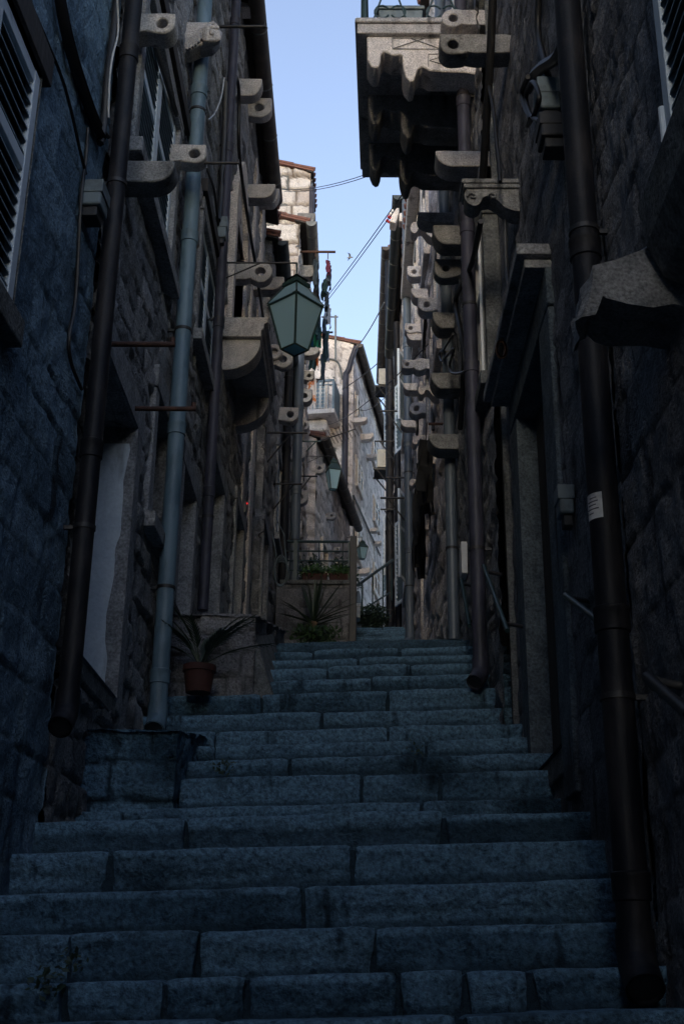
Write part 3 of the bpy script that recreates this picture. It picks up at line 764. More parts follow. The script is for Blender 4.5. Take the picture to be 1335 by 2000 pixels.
# --- right side
V0p = Wall((1.11, 0), (0, 1), 'R')
B_s = V0p.px(1298, 150, 0.02)[0]; B_b = V0p.px(1334, 348, 0.02)[1]
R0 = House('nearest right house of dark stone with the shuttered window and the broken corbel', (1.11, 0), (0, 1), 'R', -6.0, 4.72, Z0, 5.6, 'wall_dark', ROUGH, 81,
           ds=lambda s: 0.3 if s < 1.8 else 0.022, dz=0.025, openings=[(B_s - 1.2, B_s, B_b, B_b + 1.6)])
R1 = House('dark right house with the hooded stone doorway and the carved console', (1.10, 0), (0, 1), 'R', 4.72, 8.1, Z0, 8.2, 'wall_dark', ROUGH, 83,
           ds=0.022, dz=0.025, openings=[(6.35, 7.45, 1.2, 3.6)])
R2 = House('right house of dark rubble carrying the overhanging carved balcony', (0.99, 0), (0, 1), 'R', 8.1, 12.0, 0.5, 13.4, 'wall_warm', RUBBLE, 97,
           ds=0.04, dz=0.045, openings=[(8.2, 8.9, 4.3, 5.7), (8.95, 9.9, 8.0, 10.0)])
R3 = House('right house of pale weathered limestone crowded with carved corbels', (0.99, 0), (0, 1), 'R', 12.03, 20.4, 2.0, 13.5, 'wall_pale', FAR, 101,
           ds=0.06, dz=0.055, openings=[(12.6, 13.5, 7.0, 8.6), (14.6, 15.5, 9.6, 11.2), (14.3, 15.3, 6.3, 8.0), (17.2, 18.2, 10.0, 11.8), (17.0, 18.0, 6.9, 8.6), (16.5, 17.3, 4.45, 6.3)], roof=0.28, eave=0.12)
R4 = House('right house with red tiles and black gutter below the open sky', (1.0, 0), (0, 1), 'R', 20.5, 27.0, 4.5, 14.85, 'wall_pale', FAR, 113,
           ds=0.07, dz=0.06, openings=[(22.4, 23.3, 10.6, 12.2), (22.2, 23.2, 7.2, 9.0)], near_end=True, roof=0.3, eave=0.12)
R5 = House('farthest right house with a brown strapped gutter and air conditioners', (0.98, 0), (0, 1), 'R', 29.4, 37.6, 6.5, 19.5, 'wall_pale', FAR, 127,
           ds=0.08, dz=0.08, openings=[(31.0, 32.0, 14.6, 16.4), (33.5, 34.5, 11.0, 12.8)], near_end=True, roof=0.28, eave=0.12)
FAR_H = House('farthest pale house just seen at the bend between the far house and the air conditioners', (6.0, 49.0), (-1, 0), 'R', 0, 8.5, 9.0, 23.2, 'wall_pale', ASHLAR, 139, ds=0.15, dz=0.15, depth=5)
# unseen houses downhill behind the camera, added and sized to shape the light
for lab, p0, sd, a, b, zt in (('unseen plain stone house added downhill on the left to screen the light', (-1.55, 0), 'L', -24, -6.1, 5.5), ('unseen plain stone house added downhill on the right to screen the light', (1.15, 0), 'R', -24, -6.1, 4.0)):
    House(lab, p0, (0, 1), sd, a, b, -9.0, zt, 'wall_dark', ROUGH, 5, ds=0.5, dz=0.4)

mb = MB(); mb.box(-7, 7, -33, -26, -12, 4.6); mb.prism([(-7.3, -33.3, 4.6), (7.3, -33.3, 4.6), (7.3, -29.5, 6.0), (-7.3, -29.5, 6.0)], [(-7.3, -33.3, 4.7), (7.3, -33.3, 4.7), (7.3, -29.5, 6.1), (-7.3, -29.5, 6.1)])  # unseen house, added at this height to keep low sun off the steps
mb.prism([(-7.3, -25.7, 4.6), (7.3, -25.7, 4.6), (7.3, -29.5, 6.0), (-7.3, -29.5, 6.0)], [(-7.3, -25.7, 4.7), (7.3, -25.7, 4.7), (7.3, -29.5, 6.1), (-7.3, -29.5, 6.1)])
sun_block_house = thing('stone_house', 'unseen plain stone house added at the bottom of the steps to block the low sun', 'house', (0, -29, -12)); mb.build('wall', M['trim_dark'], sun_block_house)
# ------------------------------------------------------------------ near left house details
W1, W2, W3, W4 = L1.W, L2.W, L3.W, L4.W
V1, V2, V3, V4 = R1.W, R2.W, R3.W, R4.W
mb = MB(); recess(mb, W1, A_n, A_s, A_b, A_t, 0.10)
w = mb.build('window', M['trim_dark'], L1.o)
leaf(W1, A_n + 0.01, A_m - 0.005, A_b + 0.01, A_t - 0.03, -0.02, w, M['paint_pale'], 0.062, 0.045)
leaf(W1, A_m + 0.005, A_s - 0.01, A_b + 0.01, A_t - 0.03, -0.02, w, M['paint_pale'], 0.062, 0.045)
mb = MB(); mb.wbox(W1, A_n - 0.1, A_s + 0.08, A_t, A_t + 0.17, -0.05, 0.05); mb.build('lintel', M['wood_dark'], w, bevel=0.006)
mb = MB(); mb.wbox(W1, A_n - 0.1, A_s + 0.06, A_b - 0.14, A_b - 0.005, -0.05, 0.07); mb.build('sill', M['trim_dark'], w, bevel=0.01)
# rough footing stones that carry the left walls beside the first steps
def rock(c, r, seed, sub=3):
    bm = bmesh.new(); bmesh.ops.create_icosphere(bm, subdivisions=sub, radius=1.0)
    co = np.array([v.co[:] for v in bm.verts]); fc = [tuple(v.index for v in f.verts) for f in bm.faces]; bm.free()
    co = np.sign(co) * np.abs(co) ** 0.62; co = co / np.abs(co).max()
    d = 1 + 0.5 * fbm(co[:, 0] * 1.6 + co[:, 2] * 0.7 + seed, co[:, 1] * 1.6 - co[:, 2] * 1.1, seed, 4) + 0.15 * fbm(co[:, 0] * 6, co[:, 1] * 6 + co[:, 2] * 6, seed + 2, 3)
    co = co * d[:, None] * np.array(r) + np.array(c); return co, fc
def footing(name, blocks, house, mat, seed=0):
    mb = MB()
    for i, (c, r) in enumerate(blocks):
        v, f = rock(c, r, seed + i * 7); mb.add(v, f)
    return mb.build(name, M[mat], house, smooth=60)
def plinth(name, house, blocks, mat, seed):
    parts = []
    for i, (x0, x1, y, z, r, t) in enumerate(blocks):
        bl = step_block(x0, x1, y, z, r, t, seed + 13 * i, 0.022, 0.004); parts += bl
        P = bl[0][0][-1]; Q = P.copy(); Q[:, 2] = z - r - 0.05      # the side towards the steps
        parts.append((np.stack([P, Q], 0), 0.4, 0.0))
    return grids_mesh(name, parts, M[mat], house)
def rubble_block(name, house, x0, x1, y0, y1, z0, z1, z1b, mat, seed):
    # a low rubble mass: front towards the steps' foot, flank towards the alley, lumpy top
    E = Wall((x1, y0), (-1, 0), 'R'); S_ = Wall((x1, y0), (0, 1), 'L')
    st_ = (0.2, 1.6, 0.026, 0.012, 0.03)
    f = wall_mesh(name, E, -0.01, x1 - x0, z0, z1, M[mat], house, 0.02, 0.02, st_, seed)
    wall_mesh('flank', S_, -0.01, y1 - y0, z0, z1, M[mat], f, 0.03, 0.02, st_, seed + 1, (), topf=lambda S: z1 + (z1b - z1) * S / (y1 - y0), botf=lambda S: z0 + 0 * S)
    X, Y = np.meshgrid(np.linspace(x0, x1 + 0.02, 26), np.linspace(y0 - 0.02, y1, 40), indexing='ij')
    Z = z1 - 0.012 + (z1b - z1) * (Y - y0) / (y1 - y0) + 0.07 * fbm(X * 5, Y * 5, seed, 4)
    grids_mesh('top', [(np.stack([X, Y, Z], -1), 0.4 + 0 * X, 0 * X)], M[mat], f)
rubble_block('footing', L2.o, -1.55, -0.99, 6.70, 8.4, 0.75, 1.32, 1.6, 'step', 311)

# ------------------------------------------------------------------ second left house
# white plastered doorway behind the black drainpipe
mb = MB(); recess(mb, W2, 6.2, 7.25, 1.62, 3.42, 0.27)
d1 = mb.build('door', M['trim'], L2.o)
mb = MB()      # flaking whitewash on the far jamb, with a ragged edge
n = 40; zz = np.linspace(1.62, 3.3, n); ed = -0.01 - 0.035 * sstep(2.7, 2.55, zz) - 0.05 * np.clip(fbm(zz * 5, zz * 0 + 3, 5, 4) + 0.25, 0, 1)
for k in range(n - 1):
    mb.add([W2.pt(7.238, zz[k], -0.26), W2.pt(7.238, zz[k], ed[k]), W2.pt(7.238, zz[k + 1], ed[k + 1]), W2.pt(7.238, zz[k + 1], -0.26)], [(0, 1, 2, 3)])
mb.build('whitewash', M['plaster'], d1, solid=False)
mb = MB(); mb.wbox(W2, 6.0, 7.5, 3.42, 3.66, -0.1, 0.02); mb.build('lintel', M['trim'], d1, bevel=0.01, wob=0.01)
mb = MB(); mb.wbox(W2, 7.27, 7.46, 1.55, 3.41, -0.1, 0.025); mb.build('jamb', M['trim'], d1, bevel=0.012, wob=0.012)
mb = MB()
for i in range(4): mb.wbox(W2, 6.22 + i * 0.256, 6.47 + i * 0.256, 1.64, 3.4, -0.262, -0.22)
mb.build('door_leaf', M['wood_dark'], d1)
mb = MB(); mb.wbox(W2, 6.15, 7.3, 1.5, 1.615, -0.25, 0.02); mb.build('threshold', M['trim_dark'], d1, bevel=0.015, wob=0.01)
# barred slit window
mb = MB(); recess(mb, W2, 7.95, 8.7, 3.05, 4.02, 0.24); surround(mb, W2, 7.95, 8.7, 3.05, 4.02, 0.13, 0.03, True, 0.17)
w = mb.build('window', M['trim'], L2.o, bevel=0.008, wob=0.01)
mb = MB()
for i in range(24): mb.wbox(W2, 7.96, 8.69, 3.08 + i * 0.038, 3.09 + i * 0.038, -0.14, -0.125)
for i in range(6): mb.wbox(W2, 8.0 + i * 0.13, 8.012 + i * 0.13, 3.06, 4.01, -0.125, -0.112)
mb.build('grille', M['iron'], w)
shutter_window(L2.o, W2, 6.5, 8.0, 5.05, 6.42, 0.12, 0.12, 'paint_pale', 'trim', 0.06, lintel=0.13)
shutter_window(L2.o, W2, 9.6, 10.9, 5.45, 6.72, 0.12, 0.11, 'paint_pale', 'trim', 0.06, lintel=0.13)
for a, b, c, dd in ((9.35, 10.15, 2.85, 4.07), (11.4, 12.3, 3.3, 5.0), (13.7, 14.6, 3.95, 5.45)):
    door(L2.o, W2, a, b, c, dd, 0.3, 0.17, 'trim', 0.03)
mb = MB(); mb.wbox(W2, 6.3, 8.25, 6.56, 6.70, 0.0, 0.07); mb.build('lintel_beam', M['wood_dark'], L2.o, bevel=0.006)
mb = MB(); mb.wbox(W2, 9.4, 11.1, 6.86, 7.0, 0.0, 0.07); mb.build('lintel_beam', M['wood_dark'], L2.o, bevel=0.006)
# corbels of the left house
corbel(L2.o, W2, 262, 343, 26, 64, 0.15, 'hole', hole=0.24)
corbel(L2.o, W2, 338, 403, 281, 317, 0.13, 'hole', hole=0.25)
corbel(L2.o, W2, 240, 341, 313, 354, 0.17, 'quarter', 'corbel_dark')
corbel(L2.o, W2, 462, 512, 153, 186, 0.16, 'quarter')
corbel(L2.o, W2, 488, 531, 191, 228, 0.15, 'hole', hole=0.2)
corbel(L2.o, W2, 478, 538, 359, 386, 0.20, 'quarter')
corbel(L2.o, W2, 508, 546, 368, 398, 0.16, 'quarter')
corbel(L2.o, W2, 462, 532, 510, 550, 0.15, 'ring', hole=0.21)
corbel(L2.o, W2, 497, 555, 540, 565, 0.22, 'quarter')
corbel(L2.o, W2, 472, 511, -14, 14, 0.2, 'quarter', 'corbel_pale')
corbel(L3.o, W3, 522, 552, 671, 700, 0.16, 'ring', s=16.3, hole=0.22)
corbel(L3.o, W3, 535, 572, 684, 718, 0.16, 'ring', s=16.38, hole=0.2)
for a, b, c, d_ in ((545, 583, 795, 823), (562, 597, 872, 897), (566, 601, 957, 984)):
    corbel(L3.o, W3, a, b, c, d_, 0.2, 'hole', hole=0.22)
corbel(L4.o, W4, 583, 604, 819, 839, 0.2, 'ring', hole=0.24)
for a, b, c, d_, s in ((598, 618, 518, 540, 24.2), (600, 624, 678, 694, 23.9), (596, 614, 724, 742, 24.4), (604, 616, 416, 436, 24.6), (603, 614, 478, 492, 24.8), (592, 610, 760, 785, 23.7)):
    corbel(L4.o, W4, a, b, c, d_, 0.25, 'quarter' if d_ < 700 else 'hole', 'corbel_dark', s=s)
# lion head bracket
s0, z0 = W2.px(362, 42); 
mb = MB(); Lh, _ = W2.sec(428, 60, s0)
loop = [(-0.1, 0), (Lh * 0.9, 0.0), (Lh, -0.05), (Lh * 0.98, -0.14), (Lh * 0.8, -0.22), (Lh * 0.45, -0.24), (Lh * 0.2, -0.3), (-0.1, -0.34)]
F = lambda p, ss: W2.pt(s0 + ss, z0 + p[1], p[0])
mb.prism([F(p, 0) for p in loop], [F(p, 0.16) for p in loop])
lion = mb.build('corbel', M['corbel'], L2.o, bevel=0.015, wob=0.01); lion['label'] = 'corbel carved as a fluted scroll ending in a small lion head'
mb = MB()
for k in range(9):
    t_ = k / 8
    p0_ = (Lh * (0.04 + 0.62 * t_), -0.31 + 0.20 * t_ * t_); p2_ = (Lh * (0.30 + 0.55 * t_), -0.16 + 0.135 * t_)
    p1_ = ((p0_[0] + p2_[0]) / 2 - 0.012, (p0_[1] + p2_[1]) / 2 + 0.012)
    mb.tube([F(p0_, -0.012), F(p1_, -0.028), F(p2_, -0.012)], [0.012, 0.017, 0.012], 7)
mb.build('fluting', M['corbel'], lion, smooth=60)
mb = MB()
v, f = rock(F((Lh * 0.80, -0.16), -0.01), (0.075, 0.05, 0.09), 5); mb.add(v, f)
v, f = rock(F((Lh * 0.86, -0.11), -0.045), (0.045, 0.02, 0.02), 6, 2); mb.add(v, f)
v, f = rock(F((Lh * 0.83, -0.17), -0.055), (0.022, 0.022, 0.035), 7, 2); mb.add(v, f)
v, f = rock(F((Lh * 0.78, -0.235), -0.03), (0.05, 0.028, 0.018), 8, 2); mb.add(v, f)
mb.build('lion_head', M['corbel'], lion, smooth=60)

# stone balcony of the left house, with a tall pointed window over it
mb = MB()
prof = [(0.0, 6.62), (0.46, 6.62), (0.46, 6.70), (0.49, 6.72), (0.49, 6.78), (0.53, 6.80), (0.53, 6.86), (0, 6.86)]
mb.prism([W2.pt(11.68, z, o - 0.05) for o, z in prof], [W2.pt(13.45, z, o - 0.05) for o, z in prof])
bal = mb.build('balcony', M['corbel'], L2.o, bevel=0.008, wob=0.006)
for s in (11.74, 13.15):
    mb = MB(); L_, H_ = 0.40, 0.36
    loop = [(-0.1, 6.615), (L_, 6.615), (L_, 6.58)] + [(p[0], p[1]) for p in arc(0.02, 6.58, L_ - 0.02, 0, -90, 12, 0.34)][1:] + [(-0.1, 6.24)]
    mb.prism([W2.pt(s, z, o) for o, z in loop], [W2.pt(s + 0.24, z, o) for o, z in loop]); mb.build('bracket', M['corbel'], bal, smooth=35, bevel=0.008)
mb = MB(); recess(mb, W2, 11.95, 13.15, 6.9, 8.55, 0.25)
for a, b in ((11.78, 11.95), (13.15, 13.32)): mb.wbox(W2, a, b, 6.87, 8.55, -0.1, 0.07)
k = 12; A0 = []; A1 = []
for i in range(k + 1):
    t = i / k; sx = 11.78 + 1.54 * t; h = 8.55 + 0.95 * math.sin(math.pi * t) ** 0.8; A0.append((sx, h))
inner = [(11.95 + 1.2 * i / k, 8.55 + 0.62 * math.sin(math.pi * i / k) ** 0.8) for i in range(k + 1)]
for i in range(k):
    q = [A0[i], A0[i + 1], inner[i + 1], inner[i]]
    mb.prism([W2.pt(s, z, -0.1) for s, z in q], [W2.pt(s, z, 0.07) for s, z in q])
wb = mb.build('window', M['trim_pale'], L2.o, bevel=0.008)
mb = MB(); mb.prism([W2.pt(s, z, -0.02) for s, z in inner], [W2.pt(s, z, 0.012) for s, z in inner]); mb.build('tympanum', M['corbel_pale'], wb)
mb = MB(); mb.wbox(W2, 11.97, 13.13, 6.9, 8.54, -0.22, -0.18); mb.build('pane', M['pane'], wb)
mb = MB()
for a in (11.97, 12.53, 13.08): mb.wbox(W2, a, a + 0.05, 6.9, 8.54, -0.178, -0.13)
mb.build('frame', M['paint_white'], wb)
# stone quoin strips at the far corner
mb = MB(); mb.wbox(W2, 14.2, 14.45, 5.6, 10.9, -0.05, 0.03); mb.wbox(W2, 15.3, 15.68, -0.5, 11.2, -0.05, 0.03)
mb.build('pilaster', M['trim_pale'], L2.o, bevel=0.01, wob=0.008)
half_gutter(W2, 9.5, 15.72, 11.30, 0.19, 0.105, L2.o, 'gutter')
half_gutter(W3, 16.45, 22.8, 11.06, 0.15, 0.10, L3.o, 'gutter_green')
half_gutter(W4, 23.4, 25.3, 16.25, 0.28, 0.13, L4.o, 'zinc')
half_gutter(L5.W, -0.1, 6.3, 12.5, 0.22, 0.12, L5.o, 'gutter')
half_gutter(L6.W, -0.1, 8.2, 20.05, 0.22, 0.12, L6.o, 'gutter')
shutter_window(L3.o, W3, 19.0, 20.0, 7.0, 8.6, 0.12, 0.12, 'paint_pale', 'trim', 0.09)
door(L3.o, W3, 16.6, 17.5, 4.4, 6.3, 0.25, 0.16, 'trim')
for a, b, c, d_ in ((1.2, 1.9, 8.4, 10.2), (3.6, 4.3, 8.8, 10.6)): door(L5.o, L5.W, a, b, c, d_, 0.2, 0.14, 'trim_pale')
for a, b, c, d_ in ((620, 634, 905, 924), (641, 655, 1000, 1014), (655, 664, 1068, 1078)): corbel(L5.o, L5.W, a - 3, b, c, d_, 0.15, 'hole', 'corbel')
# stoop with a sloping broken edge
rubble_block('stoop', L2.o, -1.5, -0.76, 8.76, 12.4, 1.8, 2.60, 3.5, 'wall_dark', 351)
sb = MB()
sb.box8([(-0.77, 8.86, 1.9), (-0.57, 8.9, 1.9), (-0.6, 10.4, 2.4), (-0.77, 10.4, 2.4), (-0.77, 8.9, 2.5), (-0.73, 8.95, 2.42), (-0.73, 10.4, 2.9), (-0.77, 10.4, 2.9)])
sb.build('stoop_flank', M['trim_dark'], L2.o, bevel=0.03, wob=0.02)

# far house facade, balcony and side windows
EL6 = L6.E
# ^ E runs to the left from the corner and faces the viewer
def ewin(E, house, s0, s1, z0, z1, mat='paint_white', pitch=0.12):
    mb = MB(); mb.wbox(E, s0 - 0.1, s1 + 0.1, z0 - 0.12, z1 + 0.14, -0.1, 0.05)
    w = mb.build('window', M['trim_pale'], house, bevel=0.01)
    m = 0.5 * (s0 + s1); leaf(E, s0, m - 0.01, z0, z1, 0.052, w, M[mat], pitch, 0.05); leaf(E, m + 0.01, s1, z0, z1, 0.052, w, M[mat], pitch, 0.05)
def ezs(E, u, v): return E.px(u, v)
a = ezs(EL6, 636, 746); b = ezs(EL6, 616, 800)
ewin(EL6, L6.o, a[0], b[0], b[1], a[1])
mb = MB(); c0 = ezs(EL6, 664, 835); c1 = ezs(EL6, 608, 835)
s_a, s_b, zf = c0[0], c1[0] + 0.3, c0[1] + 0.15
mb.wbox(EL6, s_a, s_b, zf - 0.16, zf, 0.0, 1.15)
bl = mb.build('balcony', M['corbel_pale'], L6.o, bevel=0.02)
mb = MB()
for o in (1.1,):
    for s in np.linspace(s_a + 0.04, s_b - 0.05, 8): mb.wbox(EL6, s, s + 0.025, zf, zf + 1.0, o, o + 0.025)
mb.wbox(EL6, s_a + 0.02, s_b, zf + 0.98, zf + 1.05, 1.08, 1.14); mb.wbox(EL6, s_a + 0.02, s_b, zf + 0.85, zf + 0.88, 1.1, 1.13)
mb.wbox(EL6, s_a + 0.02, s_a + 0.08, zf, zf + 1.05, 0.02, 1.14)
mb.build('railing', M['paint_blue'], bl)
mb = MB(); mb.wbox(EL6, s_a + 0.3, s_b - 0.3, zf - 0.6, zf - 0.17, 0.0, 0.8); mb.build('bracket', M['corbel_pale'], bl, bevel=0.1)
for i, (a0, b0, c0_, d0) in enumerate(L6_WIN):
    shutter_window(L6.o, L6.W, a0, b0, c0_, d0, 0.12, 0.1, 'paint_white', 'trim_pale', 0.11, slat='glow_slat' if i == 5 else 'paint_slat', proud=0.02, lo=0.045)
for (u0, u1, v0, v1) in ((690, 716, 814, 824), (704, 729, 846, 858), (716, 736, 886, 894), (722, 737, 1031, 1037), (728, 745, 1056, 1062), (700, 722, 1108, 1120)):
    corbel(L6.o, L6.W, u0, u1, v0, v1, 0.3, 'quarter', 'corbel_pale')
corbel(L6.o, L6.W, 703, 720, 1110, 1119, 0.3, 'scroll', 'corbel_pale')
# arched door at the foot of the far house
mb = MB(); E0 = ezs(L6.W, 693, 1222); E1 = ezs(L6.W, 716, 1160)
da = L6.W; sA, zA = max(0.15, E0[0]), 9.6
arcp = [(sA, zA)] + [(sA + 0.55 + 0.55 * math.cos(math.radians(180 - q)), zA + 1.75 + 0.5 * math.sin(math.radians(q))) for q in range(0, 181, 15)] + [(sA + 1.1, zA)]
mb.prism([da.pt(s, z, -0.05) for s, z in arcp], [da.pt(s, z, 0.05) for s, z in arcp]); mb.build('door', M['wood_dark'], L6.o)

# ------------------------------------------------------------------ right houses
mb = MB(); recess(mb, R0.W, B_s - 1.2, B_s, B_b, B_b + 1.6, 0.12); w = mb.build('window', M['trim_dark'], R0.o)
leaf(R0.W, B_s - 1.19, B_s - 0.605, B_b + 0.01, B_b + 1.58, -0.005, w, M['paint_pale'], 0.062, 0.045); leaf(R0.W, B_s - 0.595, B_s - 0.005, B_b + 0.01, B_b + 1.58, -0.005, w, M['paint_pale'], 0.062, 0.045)
mb = MB(); mb.tube([R0.W.pt(B_s, B_b + 0.2, 0.045), R0.W.pt(B_s, B_b + 0.36, 0.045)], 0.013, 8); mb.build('hinge', M['paint_pale'], w)
mb = MB()      # heavy sill moulding under the shutters
prof = [(0, B_b - 0.34), (0.08, B_b - 0.3), (0.13, B_b - 0.18), (0.15, B_b - 0.02), (0, B_b - 0.02)]
mb.prism([R0.W.pt(B_s - 1.4, z, o) for o, z in prof], [R0.W.pt(B_s + 0.06, z, o) for o, z in prof]); mb.build('sill', M['trim_dark'], w, bevel=0.01)
# broken corbel
s_, z_ = V1.px(1322, 470)
mb = MB()
BP = [(1340, 440), (1290, 461), (1245, 486), (1188, 505), (1160, 522), (1147, 545), (1140, 580), (1137, 620), (1152, 612), (1166, 578), (1188, 586), (1215, 592), (1262, 598), (1300, 594), (1345, 600), (1400, 600), (1400, 440)]
fr = [V1.sec(u, v, s_) for u, v in BP]
n_ = len(fr); slices = []
rs_ = np.random.RandomState(3)
for k in range(7):
    ds_ = 0.045 * k; sh = 0.0 if k else 0.018
    slices.append([V1.pt(s_ + ds_ + 0.012 * rs_.randn() * (k > 0), z + 0.008 * rs_.randn() - sh * (z - z_ + 0.12), o + (0.010 * rs_.randn() if o > 0.02 else 0) - sh * (o > 0.02) * 0.6) for o, z in fr])
b_ = len(mb.v)
for sl_ in slices: mb.v.extend(tuple(q) for q in sl_)
mb.f.append(tuple(range(n_))); mb.f.append(tuple(6 * n_ + i for i in reversed(range(n_))))
for k in range(6):
    for i in range(n_): mb.f.append((k * n_ + i, k * n_ + (i + 1) % n_, (k + 1) * n_ + (i + 1) % n_, (k + 1) * n_ + i))
bc = mb.build('corbel', M['corbel_dark'], R0.o, smooth=30, bevel=0.006); bc['label'] = 'large broken corbel with a crumbled pale face'
# hooded doorway
mb = MB(); recess(mb, V1, 6.35, 7.45, 1.2, 3.6, 0.14)
mb.wbox(V1, 6.02, 6.35, 0.9, 3.62, -0.1, 0.03); mb.wbox(V1, 7.45, 7.75, 1.2, 3.62, -0.1, 0.03); mb.wbox(V1, 6.0, 7.77, 3.62, 3.9, -0.1, 0.035)
dr = mb.build('door', M['jamb_dark'], R1.o, bevel=0.012, wob=0.008)
mb = MB(); mb.wbox(V1, 5.95, 7.85, 3.92, 3.99, -0.1, 0.20); mb.wbox(V1, 6.0, 7.8, 3.86, 3.915, -0.1, 0.15); mb.build('hood', M['trim'], dr, bevel=0.006)
mb = MB()
for i in range(4): mb.wbox(V1, 6.36 + i * 0.27, 6.62 + i * 0.27, 1.22, 3.58, -0.135, -0.10)
mb.build('door_leaf', M['wood_dark'], dr)
mb = MB(); mb.wbox(V1, 6.36, 7.44, 1.05, 1.195, -0.13, 0.02); mb.build('threshold', M['trim_dark'], dr, bevel=0.015, wob=0.01)
# carved console and corbels
cons = corbel(R1.o, V1, 1013, 906, 362, 412, 0.16, 'scroll', 'corbel_dark'); cons['label'] = 'carved console with a moulded top and scrolled sides'
s_, z_ = V1.px(1013, 362); Lc, _ = V1.sec(906, 370, s_)
mb = MB(); mb.wbox(V1, s_ - 0.03, s_ + 0.20, z_ + 0.002, z_ + 0.035, -0.02, Lc + 0.02); mb.wbox(V1, s_ - 0.02, s_ + 0.19, z_ - 0.03, z_ + 0.001, -0.02, Lc + 0.005); mb.build('moulding', M['corbel_dark'], cons, bevel=0.006)
mb = MB()
for cu in (0.86, 0.5):
    mb.tube([V1.pt(s_ - 0.01, z_ - 0.10 + (0.035 - 0.004 * k) * math.sin(k * 0.7), Lc * cu + (0.035 - 0.003 * k) * math.cos(k * 0.7)) for k in range(10)], 0.008, 6)
mb.build('volute', M['corbel_dark'], cons, smooth=60)
corbel(R1.o, V1, 993, 858, 66, 104, 0.17, 'hole', 'corbel_dark', hole=0.22)
corbel(R2.o, V2, 930, 861, 17, 52, 0.15, 'ring', 'corbel', s=8.14, hole=0.2)
corbel(R2.o, V2, 936, 850, 294, 324, 0.22, 'quarter', 'corbel', s=8.3)
corbel(R2.o, V2, 925, 856, 204, 238, 0.15, 'hole', 'corbel_dark', s=9.3, hole=0.18)
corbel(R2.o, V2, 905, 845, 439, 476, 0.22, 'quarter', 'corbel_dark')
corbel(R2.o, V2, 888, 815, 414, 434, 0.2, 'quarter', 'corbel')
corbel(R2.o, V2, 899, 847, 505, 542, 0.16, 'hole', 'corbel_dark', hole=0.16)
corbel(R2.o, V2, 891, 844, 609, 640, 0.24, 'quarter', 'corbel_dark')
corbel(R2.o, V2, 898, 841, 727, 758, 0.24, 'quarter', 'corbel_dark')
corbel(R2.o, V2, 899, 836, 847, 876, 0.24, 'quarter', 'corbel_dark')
for uw, uo, vt, vb, kd, th in ((846, 801, 432, 463, 'scroll', .2), (825, 795, 519, 541, 'hole', .2), (836, 803, 563, 582, 'quarter', .25), (858, 816, 581, 608, 'hole', .2), (822, 790, 631, 650, 'hole', .2),
                           (822, 794, 649, 664, 'quarter', .25), (842, 806, 699, 723, 'ring', .2), (842, 784, 702, 720, 'hole', .2), (816, 787, 748, 762, 'quarter', .25), (856, 816, 751, 776, 'scroll', .2),
                           (834, 799, 785, 810, 'ring', .2), (813, 782, 820, 834, 'quarter', .25), (841, 804, 849, 874, 'scroll', .2), (826, 799, 934, 956, 'scroll', .2)):
    corbel(R3.o, V3, uw, uo, vt, vb, th, kd, 'corbel_pale', hole=0.2)
for uw, uo, vt, vb in ((816, 797, 496, 514), (812, 794, 596, 616), (808, 792, 672, 690)):
    corbel(R4.o, V4, uw, uo, vt, vb, 0.25, 'quarter', 'corbel', s=22.5)
mb = MB(); mb.wbox(V3, 20.1, 20.38, 3, 13.45, -0.05, 0.05); mb.wbox(V3, 16.0, 16.2, 6, 13.3, -0.05, 0.03)
mb.build('pilaster', M['trim_pale'], R3.o, bevel=0.01, wob=0.008)
mb = MB(); mb.wbox(V3, 15.3, 19.8, 12.0, 12.2, 0.0, 0.20); mb.build('cornice', M['trim_pale'], R3.o, bevel=0.03)
for a, b, c, d_ in ((12.6, 13.5, 7.0, 8.6), (14.6, 15.5, 9.6, 11.2), (14.3, 15.3, 6.3, 8.0), (17.2, 18.2, 10.0, 11.8), (17.0, 18.0, 6.9, 8.6)):
    w = shutter_window(R3.o, V3, a, b, c, d_, 0.14, 0.16, 'paint_pale', 'trim_pale', 0.09)
    mb = MB()
    for i in range(3): mb.wbox(V3, a - 0.145 + i * 0.05, a - 0.118 + i * 0.05, c, d_, 0.031, 0.05)
    mb.build('fluting', M['trim_pale'], w)
door(R3.o, V3, 16.5, 17.3, 4.45, 6.3, 0.25, 0.16, 'trim_pale')
for a, b, c, d_ in ((22.4, 23.3, 10.6, 12.2), (22.2, 23.2, 7.2, 9.0)):
    w = shutter_window(R4.o, V4, a, b, c, d_, 0.12, 0.12, 'paint_white', 'trim_pale', 0.1)
    open_shutters(V4, a, b, c, d_, w, 'paint_pale', 0.09, 20)
for a, b, c, d_ in ((31.0, 32.0, 14.6, 16.4), (33.5, 34.5, 11.0, 12.8)):
    w = shutter_window(R5.o, R5.W, a, b, c, d_, 0.12, 0.12, 'paint_white', 'trim_pale', 0.14)
    open_shutters(R5.W, a, b, c, d_, w, 'paint_pale', 0.12, 18)
half_gutter(V4, 20.4, 27.0, 14.8, 0.22, 0.12, R4.o, 'gutter_green')
half_gutter(R5.W, 29.2, 37.4, 19.45, 0.22, 0.13, R5.o, 'gutter')
